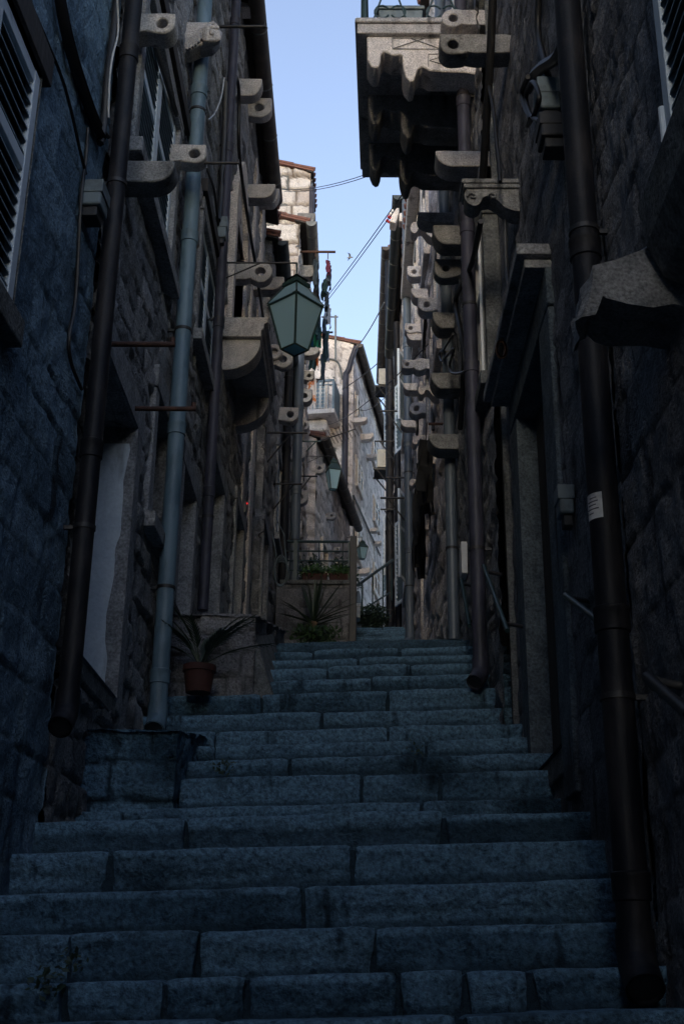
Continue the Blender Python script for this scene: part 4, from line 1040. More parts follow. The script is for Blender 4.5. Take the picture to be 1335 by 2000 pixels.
# white casement windows seen edge on
def casement(house, W, s0, s1, z0, z1, orange=False):
    mb = MB(); recess(mb, W, s0, s1, z0, z1, 0.2); surround(mb, W, s0, s1, z0, z1, 0.1, 0.02)
    w = mb.build('window', M['trim_dark'], house, bevel=0.006)
    mb = MB()
    for s in (s0 + 0.01, s1 - 0.07):
        mb.wbox(W, s, s + 0.05, z0, z1, -0.08, 0.032); mb.wbox(W, s + 0.012, s + 0.038, z0, z1, 0.0325, 0.05)
    for z in (z0, z1 - 0.05, 0.6 * z1 + 0.4 * z0): mb.wbox(W, s0 + 0.06, s1 - 0.07, z, z + 0.05, -0.05, 0.03)
    mb.build('frame', M['paint_white'], w, bevel=0.004)
    mb = MB(); mb.wbox(W, s0 + 0.07, s1 - 0.08, z0 + 0.05, z1 - 0.05, -0.03, -0.02); mb.build('pane', M['pane'], w)
    if orange:
        mb = MB(); mb.wbox(W, s0 + 0.061, s0 + 0.085, z0 + 0.1, z1 - 0.05, -0.02, 0.045); mb.build('glow_strip', M['orange'], w)  # orange strip carries a warm window glow in its colour
casement(R2.o, V2, 8.2, 8.9, 4.3, 5.7, True)
casement(R2.o, V2, 8.95, 9.9, 8.0, 10.0)

# carved overhanging balcony on the right
BW = V2; bs0, bs1, bz = 8.3, 10.32, 7.715
o_near, _ = BW.sec(697, 45, bs0); o_far, _ = BW.sec(707, 345, bs1)
mb = MB()
q = [(bs0, -0.05), (bs0, o_near), (bs1, o_far), (bs1, -0.05)]
mb.prism([BW.pt(s, bz - 0.02, o) for s, o in q], [BW.pt(s, bz + 0.085, o) for s, o in q])
q2 = [(bs0 - 0.02, -0.05), (bs0 - 0.02, o_near + 0.02), (bs1 + 0.02, o_far + 0.02), (bs1 + 0.02, -0.05)]
mb.prism([BW.pt(s, bz + 0.086, o) for s, o in q2], [BW.pt(s, bz + 0.14, o) for s, o in q2])
balc = mb.build('balcony', M['corbel'], R2.o, bevel=0.012, wob=0.008); balc['label'] = 'overhanging stone balcony on three carved double scroll consoles'
PR = [(715, 60), (716, 84), (718, 104), (723, 116), (730, 121), (738, 119), (742, 108), (744, 95), (749, 88), (757, 91), (764, 96), (773, 96), (781, 94), (786, 98), (786, 110), (787, 124), (791, 138),
      (799, 148), (807, 146), (811, 134), (814, 124), (821, 120), (828, 121), (838, 127), (858, 128), (905, 128), (940, 134), (940, 60)]
prof = [BW.sec(u, v, bs0 + 0.02) for u, v in PR]
ztop = bz - 0.021
base_o, base_z = prof[0][0], prof[0][1]
for s in (bs0 + 0.04, 9.08, 9.76):
    mb = MB(); k = (o_near + (o_far - o_near) * (s - bs0) / (bs1 - bs0)) / o_near
    P0 = [BW.pt(s, min(ztop, z + (ztop - base_z)), o * k) for o, z in prof]; P1 = [BW.pt(s + 0.26, min(ztop, z + (ztop - base_z)), o * k) for o, z in prof]
    mb.prism(P0, P1)
    cn = mb.build('console', M['corbel_pale'] if s < bs0 + 0.1 else M['corbel_dark'], balc, smooth=35, bevel=0.012, wob=0.01, seed=int(s * 10))
# incised panel lines on the first console
mb = MB(); s = bs0 + 0.034
def seg(a, b):
    p, q_ = BW.sec(*a, s), BW.sec(*b, s); dz = ztop - base_z
    mb.tube([BW.pt(s, p[1] + dz, p[0]), BW.pt(s, q_[1] + dz, q_[0])], 0.004, 5)
for a, b in (((766, 66), (858, 66)), ((766, 66), (766, 87)), ((766, 87), (830, 66)), ((800, 66), (858, 87)), ((766, 87), (858, 88)), ((836, 98), (836, 122)), ((836, 98), (880, 96)), ((838, 110), (870, 100)), ((838, 110), (880, 122))): seg(a, b)
inc = mb.build('incised_lines', M['corbel_dark'], balc)
# railing with scrolls
mb = MB()
def rail_pts(t, z):   # along near side then front
    return None
for (sa, oa, sb_, ob) in ((bs0 + 0.06, 0.05, bs0 + 0.06, o_near - 0.06), (bs0 + 0.06, o_near - 0.06, bs1 - 0.06, o_far - 0.06), (bs1 - 0.06, o_far - 0.06, bs1 - 0.06, 0.05)):
    A, B = BW.pt(sa, 0, oa), BW.pt(sb_, 0, ob); L_ = (B - A).length; dd = (B - A) / L_
    zz0 = bz + 0.141
    for z in (zz0 + 0.05, zz0 + 0.92): mb.tube([A + Vector((0, 0, z)), B + Vector((0, 0, z))], 0.013 if z < zz0 + 0.5 else 0.02, 6)
    n = max(2, int(L_ / 0.32))
    for i in range(n):
        c = A + dd * (L_ * (i + 0.5) / n)
        for sg in (1, -1):
            mb.tube([c + dd * (sg * (0.07 + 0.065 * math.cos(q_))) + Vector((0, 0, zz0 + 0.13 + 0.07 * math.sin(q_))) for q_ in np.linspace(-2.6, 2.6, 12)], 0.009, 5)
            mb.tube([c + dd * (sg * 0.14) + Vector((0, 0, zz0 + 0.06)), c + dd * (-sg * 0.10) + Vector((0, 0, zz0 + 0.9))], 0.009, 5)
for s_, o_ in ((bs0 + 0.06, o_near - 0.06), (bs1 - 0.06, o_far - 0.06)): mb.tube([BW.pt(s_, bz + 0.14, o_), BW.pt(s_, bz + 1.12, o_)], 0.028, 8)
mb.build('railing', M['paint_green'], balc)
mb = MB()
px_ = BW.pt(bs0 + 0.35, bz + 0.142, o_near * 0.62)
mb.box8([px_ + Vector(q_) for q_ in ((-0.17, -0.12, 0), (0.17, -0.12, 0), (0.17, 0.12, 0), (-0.17, 0.12, 0), (-0.2, -0.14, 0.3), (0.2, -0.14, 0.3), (0.2, 0.14, 0.3), (-0.2, 0.14, 0.3))])
mb.box(px_.x - 0.215, px_.x + 0.215, px_.y - 0.155, px_.y + 0.155, px_.z + 0.301, px_.z + 0.34)
top('planter_box', mb, M['box_grey'], 'dark grey tapered planter box standing behind the scrolled railing of the overhanging balcony', 'planter', bevel=0.012)

# ------------------------------------------------------------------ drainpipes
DOWN = (0, -1, -0.2)
def pipe_px(W, u, v, o):   # distance along the wall of a pipe whose foot shows at (u, v)
    return W.px(u, v, o)
s, z = pipe_px(W2, 133, 1372, 0.085); drainpipe(W2, s, z, 9.5, 0.085, 0.052, 'pipe_dark', 'thick black drainpipe beside the whitewashed doorway at the left, foot bent outward', (2.6, 5.2, 7.8), DOWN)
s, z = pipe_px(W2, 308, 1392, 0.11); drainpipe(W2, s, z, 11.0, 0.11, 0.062, 'pvc_grey', 'pale grey plastic drainpipe passing behind the lion head bracket', (z + 0.25, 3.9, 5.6, 7.05, 8.6), DOWN)
s, z = pipe_px(W2, 396, 1192, 0.09); drainpipe(W2, s, z, 10.9, 0.09, 0.05, 'pipe_plum', 'plum brown drainpipe between the grey pipe and the left stone balcony', (4.3, 6.1, 8.2, 9.9))
s, z = pipe_px(W3, 548, 1262, 0.10); drainpipe(W3, s, z, 10.95, 0.10, 0.075, 'pipe_dark', 'dark drainpipe beside the wall mounted hose, under the green gutter', (7.0, 9.0))
s, z = pipe_px(W4, 573, 1150, 0.25); drainpipe(W4, s, z, 12.6, 0.25, 0.09, 'pvc_blue', 'blue grey drainpipe rising from the planted terrace', (8.4, 10.1))
s, z = pipe_px(L4b.W, 594, 400, 0.03); drainpipe(L4b.W, 25.35, 16.2, 18.6, 0.05, 0.07, 'pipe_plum', 'short dark downpipe on the highest stained gable', (), None, brackets=False)
s, z = pipe_px(V1, 1240, 1850, 0.10); drainpipe(V1, s, z, 8.1, 0.10, 0.062, 'pipe_dark', 'thickest black drainpipe with a white sticker, near the right edge', (0.35, 1.35, 3.05, 4.9), DOWN)
P6s = s
s, z = pipe_px(V2, 938, 1302, 0.09); drainpipe(V2, s, z, 13.0, 0.09, 0.055, 'pipe_plum', 'plum drainpipe passing behind the overhanging balcony on the right', (4.6, 5.9, 7.2), (-0.6, -1, -0.2))
s, z = pipe_px(V2, 886, 1250, 0.08); drainpipe(V2, s, z, 12.5, 0.08, 0.055, 'pvc_blue', 'slate grey drainpipe crossed by the stack of dark rounded corbels', (5.0, 7.4, 9.9))
s, z = pipe_px(V4, 800, 1246, 0.10); drainpipe(V4, s, z, 14.7, 0.10, 0.075, 'pvc_blue', 'slate blue drainpipe under the black gutter, standing on the top step', (7.0, 9.0, 11.0, 13.0), (-0.5, -1, -0.2))
s, z = pipe_px(V4, 778, 1240, 0.12); drainpipe(V4, min(s, 26.5), z, 14.2, 0.12, 0.07, 'pipe_dark', 'dark drainpipe just left of the slate blue pipe at the top step', (9.0, 12.0))
s, z = pipe_px(R5.W, 758, 1180, 0.12); drainpipe(R5.W, 29.6, 8.0, 19.2, 0.12, 0.11, 'pipe_dark', 'black drainpipe beneath the air conditioners at the far right', (11.0, 14.0))
s, z = ezs(EL6, 674, 905)
t6 = drainpipe(EL6, s, z - 1.0, 19.0, 0.1, 0.10, 'pipe_plum', 'plum downpipe on the corner of the far pale house', (15.0,), None, brackets=False)
mb = MB(); mb.tube([EL6.pt(s, 18.95, 0.1), EL6.pt(s - 0.1, 19.15, 0.1), EL6.pt(0.05, 19.5, 0.12), EL6.pt(-0.1, 19.95, 0.12)], 0.09, 10); mb.build('gutter_arm', M['pipe_plum'], t6, smooth=60)
# sticker on the thick black pipe
c = V1.pt(P6s, at_x(1178, 996, 1.0).z, 0.10)
mb = MB(); n = 9
for k in range(n - 1):
    a0, a1 = math.radians(178 + 9.5 * k), math.radians(178 + 9.5 * (k + 1)); rr = 0.0635
    mb.add([c + Vector((rr * math.cos(a), rr * math.sin(a), h)) for a, h in ((a0, -0.055), (a1, -0.055), (a1, 0.055), (a0, 0.055))], [(0, 1, 2, 3)])
st = top('sticker', mb, M['sticker'], 'small white printed sticker wrapped round the thickest black drainpipe', 'sticker', solid=False, smooth=60)
mb = MB()
for k, (h, a, b) in enumerate(((0.035, 25, 55), (0.02, 12, 60), (0.005, 14, 52), (-0.012, 10, 62), (-0.03, 16, 40))):
    pts = [c + Vector((0.0642 * math.cos(math.radians(178 + q)), 0.0642 * math.sin(math.radians(178 + q)), h)) for q in np.linspace(a, b, 5)]
    mb.tube(pts, 0.0028, 4)
mb.build('print', M['grey_print'], st)

# ------------------------------------------------------------------ cables, boxes and small iron things on the walls
CG = 'black cables clipped along the left wall'
wcable(W1, [(112, -30), (128, 60), (152, 150), (185, 240), (200, 268)], 0.03, 0.028, 'thickest black cable bundle slanting down the upper left wall', group=CG)
wcable(W1, [(120, -30), (137, 60), (162, 150), (193, 236), (212, 268)], 0.02, 0.012, 'thin black cable running along the thickest bundle', group=CG)
wcable(W1, [(52, -30), (62, 10), (92, 80), (122, 155), (140, 220), (158, 300), (168, 340)], 0.02, 0.009, 'thin black cable between the left shutters and the cable bundle', group=CG)
wcable(W1, [(230, -20), (222, 60), (210, 150), (203, 240), (196, 280)], 0.03, 0.022, 'upright black conduit just left of the black drainpipe', group=CG)
wcable(W1, [(228, -20), (231, 60), (220, 110), (214, 160), (212, 230)], 0.06, 0.006, 'thin pale cable hanging loose beside the upright conduit', 'cable_white', group=CG)
wcable(W1, [(172, 250), (168, 310), (160, 370), (156, 430), (152, 520), (146, 600), (135, 660), (140, 710), (160, 760)], 0.02, 0.010, 'thin black cable leaving the grey junction box down the left wall', group=CG)
wcable(W2, [(320, 10), (333, 80), (350, 170), (372, 278)], 0.03, 0.022, 'black cable dropping to the holed corbel beside the grey drainpipe', group=CG)
wcable(W2, [(297, 70), (322, 150), (350, 240), (357, 265)], 0.02, 0.02, 'black cable along the lintel of the shuttered left window', group=CG)
wcable(W2, [(455, 140), (464, 158), (467, 200), (466, 260), (468, 310), (474, 360), (484, 430), (496, 500), (505, 560), (514, 620)], 0.10, 0.020, 'looped black cable crossing behind the tall pointed window', group=CG)
wcable(W2, [(438, 152), (432, 190), (420, 220), (407, 234)], 0.12, 0.007, 'thin white cable curling between the two left drainpipes', 'cable_white', group=CG)
wcable(W2, [(440, 160), (438, 250), (434, 330), (430, 400), (426, 430)], 0.05, 0.03, 'thick black conduit behind the plum drainpipe', group=CG)
wcable(W2, [(404, 330), (418, 370), (424, 420), (426, 440)], 0.05, 0.012, 'black cable feeding the small grey box by the plum drainpipe', group=CG)
def jbox(W, u, v, w, h, d, mat, mat2, label, cat='junction box', group='boxes on the walls'):
    s, z = W.px(u, v, 0.0)
    t = thing('junction_box', label, cat, W.pt(s, z, 0), group)
    mb = MB(); mb.wbox(W, s - w / 2, s + w / 2, z, z + h, 0.005, d); mb.build('housing', M[mat], t, bevel=0.012)
    mb = MB(); mb.wbox(W, s - w / 2 - 0.006, s + w / 2 + 0.006, z + h * 0.5, z + h + 0.005, 0.0, d + 0.008); mb.build('lid', M[mat], t, bevel=0.006)
    mb = MB(); mb.wbox(W, s - w / 2 + 0.02, s + w / 2 - 0.02, z - 0.06, z - 0.001, 0.01, d - 0.02); mb.build('cable_gland', M[mat2], t, bevel=0.006)
    return t
jbox(W1, 160, 415, 0.16, 0.15, 0.12, 'box_grey', 'box_black', 'grey junction box on the left wall below the black cable bundle')
jbox(W2, 417, 470, 0.14, 0.24, 0.13, 'box_grey', 'box_black', 'small grey box beside the plum drainpipe above the first lantern')
jbox(V1, 1092, 228, 0.16, 0.20, 0.12, 'box_grey', 'box_black', 'grey and black cable box with tangled cables high on the right wall')
jbox(V1, 1120, 1010, 0.12, 0.15, 0.08, 'box_grey', 'box_black', 'small grey box on the jamb of the hooded doorway')
jbox(V1, 1108, 282, 0.16, 0.14, 0.15, 'box_black', 'box_black', 'black box just below the tangled cables on the right wall')
# iron rods over the doorway and on the corbels
def rod(W, u0, v0, u1, r, label, mat='rust', knob=True, cat='iron rod', group='rods projecting from the walls', brace=None, name='iron_rod'):
    s, z = W.px(u0, v0); L_, _ = W.sec(u1, v0, s)
    mb = MB(); mb.tube([W.pt(s, z, -0.05), W.pt(s, z, L_)], r, 8)
    if knob: mb.tube([W.pt(s, z - r * 0.5, L_ - r), W.pt(s, z + r * 2.6, L_ - r)], r * 0.9, 8)
    if brace: mb.tube([W.pt(s, z - brace[0], 0), W.pt(s, z, L_ * brace[1])], r * 0.7, 6)
    return top(name, mb, M[mat], label, cat, group, smooth=50)
rod(W2, 210, 672, 342, 0.017, 'upper rusty iron rod over the whitewashed doorway')
rod(W2, 258, 798, 383, 0.017, 'lower rusty iron rod reaching past the grey drainpipe')
rod(W2, 338, 318, 468, 0.012, 'black iron rod under the holed corbel beside the grey drainpipe', 'iron')
rod(W2, 425, 52, 520, 0.018, 'black iron hook rod beside the lion head bracket', 'iron')
rod(W3, 523, 845, 600, 0.018, 'thin iron drying bracket left of the ring corbels', 'iron', False, brace=(0.5, 0.6))
rod(W3, 536, 945, 590, 0.018, 'thin iron drying bracket below the ring corbels', 'iron', False, brace=(0.45, 0.7))
rod(W4, 578, 930, 620, 0.02, 'thin iron drying bracket beside the second lantern', 'iron', False, brace=(0.5, 0.7))
rod(W4, 580, 862, 626, 0.02, 'green iron drying bracket under the tangled wires', 'paint_green', False, brace=(0.5, 0.8))
for (u0, v0, u1, lb) in ((790, 803, 741, 'iron drying bracket on the right just above the lower air conditioner'), (772, 862, 731, 'iron drying bracket level with the lower air conditioner'),
                         (796, 933, 753, 'iron drying bracket below the lower air conditioner'), (800, 973, 742, 'iron drying bracket second below the lower air conditioner'), (772, 995, 742, 'lowest iron drying bracket on the far right wall')):
    rod(V4, u0, v0, u1, 0.022, lb, 'iron', False, brace=(0.6, 0.75))
rod(V2, 862, 828, 836, 0.018, 'rusty brown iron bar above the lowest dark corbel on the right', 'rust', False)
rod(V3, 852, 1003, 838, 0.02, 'short rusty bracket beside the hanging black clothes', 'rust', False)
# cables of the right wall
RG = 'black cables hanging on the right wall'
wcable(V1, [(1118, -20), (1108, 60), (1088, 110), (1060, 130), (1040, 150), (1030, 175)], 0.06, 0.034, 'thick black cable arching over the grey cable box', group=RG)
wcable(V1, [(1030, 150), (1018, 180), (1024, 210), (1034, 232), (1030, 245), (1044, 220), (1052, 190), (1040, 160), (1026, 190), (1036, 225), (1052, 235)], 0.14, 0.014, 'tangled black cable coil beside the cable box', group=RG)
wcable(V1, [(1052, -20), (1050, 60), (1060, 110), (1070, 150)], 0.03, 0.02, 'black conduit right of the moulded window', group=RG)
wcable(V2, [(962, -10), (958, 80), (954, 160), (948, 260), (942, 350)], 0.05, 0.03, 'thickest black conduit behind the eyed corbel on the right', group=RG)
wcable(V2, [(950, 150), (962, 210), (970, 290), (976, 355)], 0.05, 0.014, 'thin black conduit leading down to the carved console', group=RG)
wcable(V2, [(985, 430), (988, 520), (992, 570), (985, 610), (980, 660), (976, 700)], 0.06, 0.014, 'black cable down the right edge of the white casement', group=RG)
wcable(V2, [(938, 432), (925, 500), (908, 545), (892, 575), (890, 600), (898, 640), (905, 690), (903, 760), (898, 838)], 0.09, 0.022, 'black cable bundle snaking beside the stack of dark corbels', group=RG)
wcable(V2, [(884, 652), (868, 680), (858, 690), (862, 705), (876, 690), (886, 682), (878, 710), (882, 728), (905, 726), (912, 706)], 0.12, 0.012, 'loose black cable loop between two dark corbels', group=RG)
wcable(V3, [(832, 608), (830, 640), (828, 680), (828, 700)], 0.03, 0.03, 'short thick black cable beside the pale rounded corbel', group=RG)
wcable(V3, [(840, 610), (841, 680), (842, 760), (845, 840)], 0.03, 0.022, 'long upright black cable on the pale right wall', group=RG)
wcable(V3, [(818, 812), (816, 830), (814, 850)], 0.03, 0.02, 'short black cable under the white ring corbel', group=RG)
mb = MB(); s, z = V2.px(979, 690, 0.08)
mb.tube([V2.pt(s, z + 0.03 + 0.06 * math.sin(q), 0.08 + 0.03 * math.cos(q)) for q in np.linspace(0, 12.5, 30)], 0.010, 5)
top('rope_coil', mb, M['rust'], 'small red brown rope coil hanging below the white casement on the right', 'rope', smooth=60)
# handrails on the walls
def handrail(W, p, q, label, mat='paint_green', r=0.016):
    a, b = W.pt(*W.px(*p, 0.09), 0.09), W.pt(*W.px(*q, 0.09), 0.09)
    t = thing('handrail', label, 'handrail', b, 'iron handrails by the steps')
    mb = MB(); mb.tube([a, b], r, 8); mb.build('rail', M[mat], t, smooth=60)
    for c_ in (a + (b - a) * 0.1, a + (b - a) * 0.9):
        mb = MB(); mb.tube([c_, c_ - W.n * 0.11 - Vector((0, 0, 0.02))], r * 0.8, 6); mb.build('bracket', M['iron'], t, smooth=60)
handrail(V1, (1103, 1163), (1172, 1216), 'short black handrail left of the thickest drainpipe')
handrail(V1, (1262, 1322), (1345, 1395), 'black handrail in the dark at the right edge', 'iron', 0.02)
handrail(V2, (944, 1106), (990, 1232), 'slim handrail rising right of the plum drainpipe')
handrail(V2, (900, 1132), (916, 1222), 'slim handrail left of the white wall plate')
mb = MB(); s, z = V2.px(907, 1126, 0.02); mb.wbox(V2, s - 0.10, s + 0.10, z, z + 0.30, 0.0, 0.055)
top('wall_plate', mb, M['paint_white'], 'white upright wall plate edge on, left of the plum drainpipe', 'wall plate', bevel=0.006)
mb = MB(); s, z = W2.px(474, 1000, 0.0); mb.wbox(W2, s - 0.05, s + 0.05, z - 0.02, z + 0.14, 0.0, 0.045)
db = top('doorbell', mb, M['box_grey'], 'small grey doorbell with a red light on the left wall', 'doorbell', bevel=0.006)
mb = MB(); v_, f_ = rock(W2.pt(s, z + 0.12, 0.05), (0.012, 0.012, 0.012), 1, 2); mb.add(v_, f_)
em = bpy.data.materials.new('red light'); em.use_nodes = True; e_ = em.node_tree.nodes['Principled BSDF']; e_.inputs['Base Color'].default_value = (0.6, 0.02, 0.02, 1); e_.inputs['Emission Color'].default_value = (1, 0.03, 0.03, 1); e_.inputs['Emission Strength'].default_value = 0.25
mb.build('indicator', em, db)

# ------------------------------------------------------------------ street lanterns
def lantern(W, ua, va, uc, vtop, vbot, half, label, arm_brace=True, spin=45.0, s=None):
    if s is None: s = W.px(ua, va)[0]
    za = W.sec(ua, va, s)[1]; L_, zt = W.sec(uc, vtop, s); _, zb = W.sec(uc, vbot, s)
    H = zt - zb; c = W.pt(s, zb, L_)
    t = thing('street_lantern', label, 'street lantern', c, 'lanterns along the alley')
    ang = [math.radians(spin + 90 * k) for k in range(4)]
    sq = lambda r, z: [c + Vector((r * 1.414 * math.cos(a), r * 1.414 * math.sin(a), z)) for a in ang]
    z1, z2, z3 = 0.0, H * 0.60, H * 0.86
    r1, r2, r3 = half * 0.50, half, half * 0.42
    b, m, u = sq(r1, z1), sq(r2, z2), sq(r3, z3)
    for k in range(4):
        j = (k + 1) % 4; mb = MB(); i_ = lambda p, q_: p * 0.985 + q_ * 0.015
        mid = (b[k] + b[j] + m[k] + m[j]) / 4; nn = (mid - (c + Vector((0, 0, z2 / 2)))); nn.z = 0; nn = nn.normalized() * 0.004
        mb.prism([b[k] - nn, b[j] - nn, m[j] - nn, m[k] - nn], [b[k] - nn * 2, b[j] - nn * 2, m[j] - nn * 2, m[k] - nn * 2]); mb.build('glass_pane', M['lantern_glass'], t)
    mb = MB(); k_ = 0.9; mb.prism([p + Vector((0, 0, 0.004)) for p in sq(r1 * k_, 0)], [p + Vector((0, 0, 0.008)) for p in sq(r1 * k_, 0)]); mb.build('bottom_pane', M['lantern_glass'], t)
    mb = MB(); bw = half * 0.06
    for k in range(4):
        j = (k + 1) % 4
        mb.tube([b[k], m[k]], bw, 4); mb.tube([b[k], b[j]], bw, 4); mb.tube([m[k], m[j]], bw * 1.25, 4)
        d_ = (m[k] - c); d_.z = 0; d_.normalize(); mb.tube([m[k], m[k] + d_ * half * 0.12 + Vector((0, 0, -bw))], [bw * 1.1, bw * 0.3], 4)
    mb.build('frame', M['paint_green'], t)
    mb = MB(); o2 = sq(r2 * 1.06, z2 + bw); o3 = sq(r3, z3)
    mb.add(o2 + o3, [(0, 1, 5, 4), (1, 2, 6, 5), (2, 3, 7, 6), (3, 0, 4, 7)]); i2 = sq(r2 * 1.0, z2 + bw * 0.8); i3 = sq(r3 * 0.94, z3 - bw * 0.6)
    mb.build('roof', M['lantern_glass'] if half > 0.18 else M['paint_green'], t, solid=False)
    mb = MB()
    for k in range(4): mb.tube([o2[k], o3[k]], bw * 0.9, 5); mb.tube([o3[k], o3[(k + 1) % 4]], bw * 0.8, 5)
    mb.build('roof_bars', M['paint_green'], t)
    mb = MB(); mb.prism(sq(r3 * 1.3, z3), sq(r3 * 1.3, z3 + H * 0.05)); mb.prism(sq(r3 * 0.95, z3 + H * 0.051), sq(r3 * 0.85, z3 + H * 0.10)); mb.prism(sq(r3 * 1.12, z3 + H * 0.101), sq(r3 * 0.5, z3 + H * 0.15))
    mb.lathe(c + Vector((0, 0, z3 + H * 0.151)), [(half * 0.07, 0), (half * 0.12, H * 0.02), (half * 0.05, H * 0.05), (half * 0.05, za - zb - z3 - H * 0.151 if za - zb - z3 - H * 0.151 > 0.02 else 0.06)], 10)
    mb.build('cap', M['paint_green'], t, bevel=0.004)
    mb = MB(); at = za - zb; r_ = half * 0.05
    tip = c + Vector((0, 0, max(at, z3 + H * 0.2)))
    wp = W.pt(s, za, -0.02)
    mb.tube([wp, tip], r_, 8)
    if arm_brace: mb.tube([W.pt(s, za - L_ * 0.28, 0), wp + (tip - wp) * 0.55], r_ * 0.8, 6)
    mb.wbox(W, s - 0.05, s + 0.05, za - L_ * 0.32, za + 0.08, 0.0, 0.012)
    mb.build('wall_arm', M['iron'], t, smooth=50)
    return t
lantern(W2, 427, 513, 579, 542, 683, 0.195, 'large green lantern with frosted panes hung close by on the left', True, 4)
lantern(Wall((-1.22, 0), (0, 1), 'L'), 600, 891, 651, 897, 956, 0.15, 'middle lantern farther up the alley, in front of the brown gutter', True, 62, s=26.85)
lantern(L5.W, 676, 1050, 707, 1056, 1092, 0.125, 'smallest lantern low in front of the far house', False, 66)

# ------------------------------------------------------------------ overhead wires
def wire(p, yp, q, yq, r, label, sag=0.03, mat='cable', group='wires across the sky'):
    a, b = at_y(p[0], p[1], yp), at_y(q[0], q[1], yq)
    pts = [a + (b - a) * t - Vector((0, 0, sag * 4 * t * (1 - t) * (b - a).length)) for t in np.linspace(0, 1, 9)]
    mb = MB(); mb.tube(pts, r, 5)
    return top('overhead_wire', mb, M[mat], label, 'wire', group, smooth=80)
wire((553, 370), 15.7, (722, 338), 10.3, 0.0045, 'upper of the two wires running from the left eave to the overhanging balcony', 0.01, 'zinc')
wire((555, 374), 15.7, (722, 343), 10.4, 0.0045, 'lower of the two wires running from the left eave to the overhanging balcony', 0.01, 'zinc')
wire((600, 628), 23.6, (800, 358), 12.1, 0.007, 'left of the two long wires crossing the open sky', 0.004)
wire((603, 632), 23.6, (806, 360), 12.1, 0.007, 'right of the two long wires crossing the open sky', 0.004)
wire((692, 684), 36.0, (750, 590), 30.0, 0.018, 'short wire from the far house to the brown gutter', 0.02, 'zinc')
wire((640, 830), 35.0, (852, 655), 14.0, 0.009, 'long thin wire crossing in front of the ring corbel on the right', 0.01)
wire((700, 800), 36.5, (800, 705), 20.0, 0.010, 'thin wire ending at the pale corbels', 0.02)
wire((668, 760), 35.0, (742, 705), 30.0, 0.014, 'thin wire passing the upper air conditioner', 0.01)

# ------------------------------------------------------------------ air conditioners
def aircon(u0, u1, v0, v1, vb, Y, label):
    a, b = at_y(u0, v0, Y), at_y(u1, v1, Y); x0, x1, z0, z1 = a.x, max(b.x, 0.0), b.z, a.z
    x1 = max(x1, x0 + 0.5)
    t = thing('air_conditioner', label, 'air conditioner', (x0, Y, z0), 'air conditioners on the right')
    mb = MB(); mb.box(x0, x1, Y, Y + 0.8, z0, z1); mb.build('casing', M['ac_white'], t, bevel=0.02)
    mb = MB(); w = x1 - x0; mb.box(x0 + w * 0.3, x0 + w * 0.62, Y - 0.012, Y - 0.001, z0 + (z1 - z0) * 0.12, z0 + (z1 - z0) * 0.86); mb.build('service_panel', M['ac_white'], t, bevel=0.01)
    mb = MB(); mb.box(x0 + w * 0.36, x0 + w * 0.56, Y - 0.02, Y - 0.0125, z0 + (z1 - z0) * 0.8, z0 + (z1 - z0) * 0.84); mb.build('handle', M['box_grey'], t)
    mb = MB()
    for yy in (Y + 0.06, Y + 0.7):
        mb.box(x0 - 0.1, 0.98, yy, yy + 0.04, z0 - 0.05, z0 - 0.002); mb.tube([(x0, yy + 0.02, z0 - 0.05), (0.98, yy + 0.02, z0 - 0.65)], 0.02, 6)
    mb.box(x0 - 0.08, 0.97, Y + 0.1, Y + 0.69, z0 - 0.045, z0 - 0.005)
    mb.build('bracket', M['iron'], t)
aircon(739, 760, 719, 750, 770, 30.2, 'upper air conditioner unit hung below the brown gutter against the sky')
aircon(736, 757, 877, 912, 930, 29.9, 'lower air conditioner unit hung among the iron drying brackets')

# ------------------------------------------------------------------ terrace with railing and plants
TY = 19.5
tz0, tz1 = at_y(620, 1262, TY).z, at_y(620, 1140, TY).z
tx0, tx1 = at_y(556, 1200, TY).x, at_y(684, 1200, TY).x
terr = thing('terrace', 'raised stone terrace with an iron railing standing out into the alley', 'terrace', ((tx0 + tx1) / 2, TY, tz0 - 0.4))
TW = Wall((tx1, TY), (-1, 0), 'R')
wall_mesh('wall', TW, 0, tx1 - tx0 + 0.15, tz0 - 0.5, tz1 - 0.02, M['wall_dark'], terr, 0.03, 0.03, (0.26, 1.8, 0.03, 0.012, 0.03), 207)
mb = MB(); mb.box(tx0 - 0.1, tx1 + 0.02, TY - 0.05, TY + 3.4, tz1 - 0.02, tz1 + 0.06); mb.build('slab', M['trim_dark'], terr, bevel=0.015, wob=0.01)
TW2 = Wall((tx1, TY), (0, 1), 'L'); wall_mesh('side_wall', TW2, 0, 3.4, tz0 - 0.5, tz1 - 0.02, M['wall_dark'], terr, 0.06, 0.05, (0.26, 1.8, 0.03, 0.012, 0.03), 209)
mb = MB(); rz = at_y(620, 1056, TY).z
for z in np.linspace(tz1 + 0.25, rz, 4):
    mb.tube([(tx0, TY + 0.05, z), (tx1 - 0.02, TY + 0.05, z)], 0.014 if z < rz - 0.01 else 0.024, 6); mb.tube([(tx1 - 0.02, TY + 0.05, z), (tx1 - 0.02, TY + 3.3, z + 0.5)], 0.014 if z < rz - 0.01 else 0.024, 6)
for x in (tx0 + 0.15, tx1 - 0.02): mb.box(x - 0.03, x + 0.03, TY + 0.02, TY + 0.08, tz1 + 0.06, rz)
for x in (tx0 + 0.55, tx0 + 0.95): mb.tube([(x, TY + 0.05, tz1 + 0.06), (x, TY + 0.05, rz)], 0.010, 6)
mb.build('railing', M['paint_green'], terr)
mb = MB(); mb.box(tx1 - 0.02, tx1 + 0.10, TY - 0.12, TY - 0.04, tz0 - 0.3, rz + 0.05); top('post', mb, M['iron'], 'dark post standing at the right corner of the terrace', 'post', bevel=0.01)

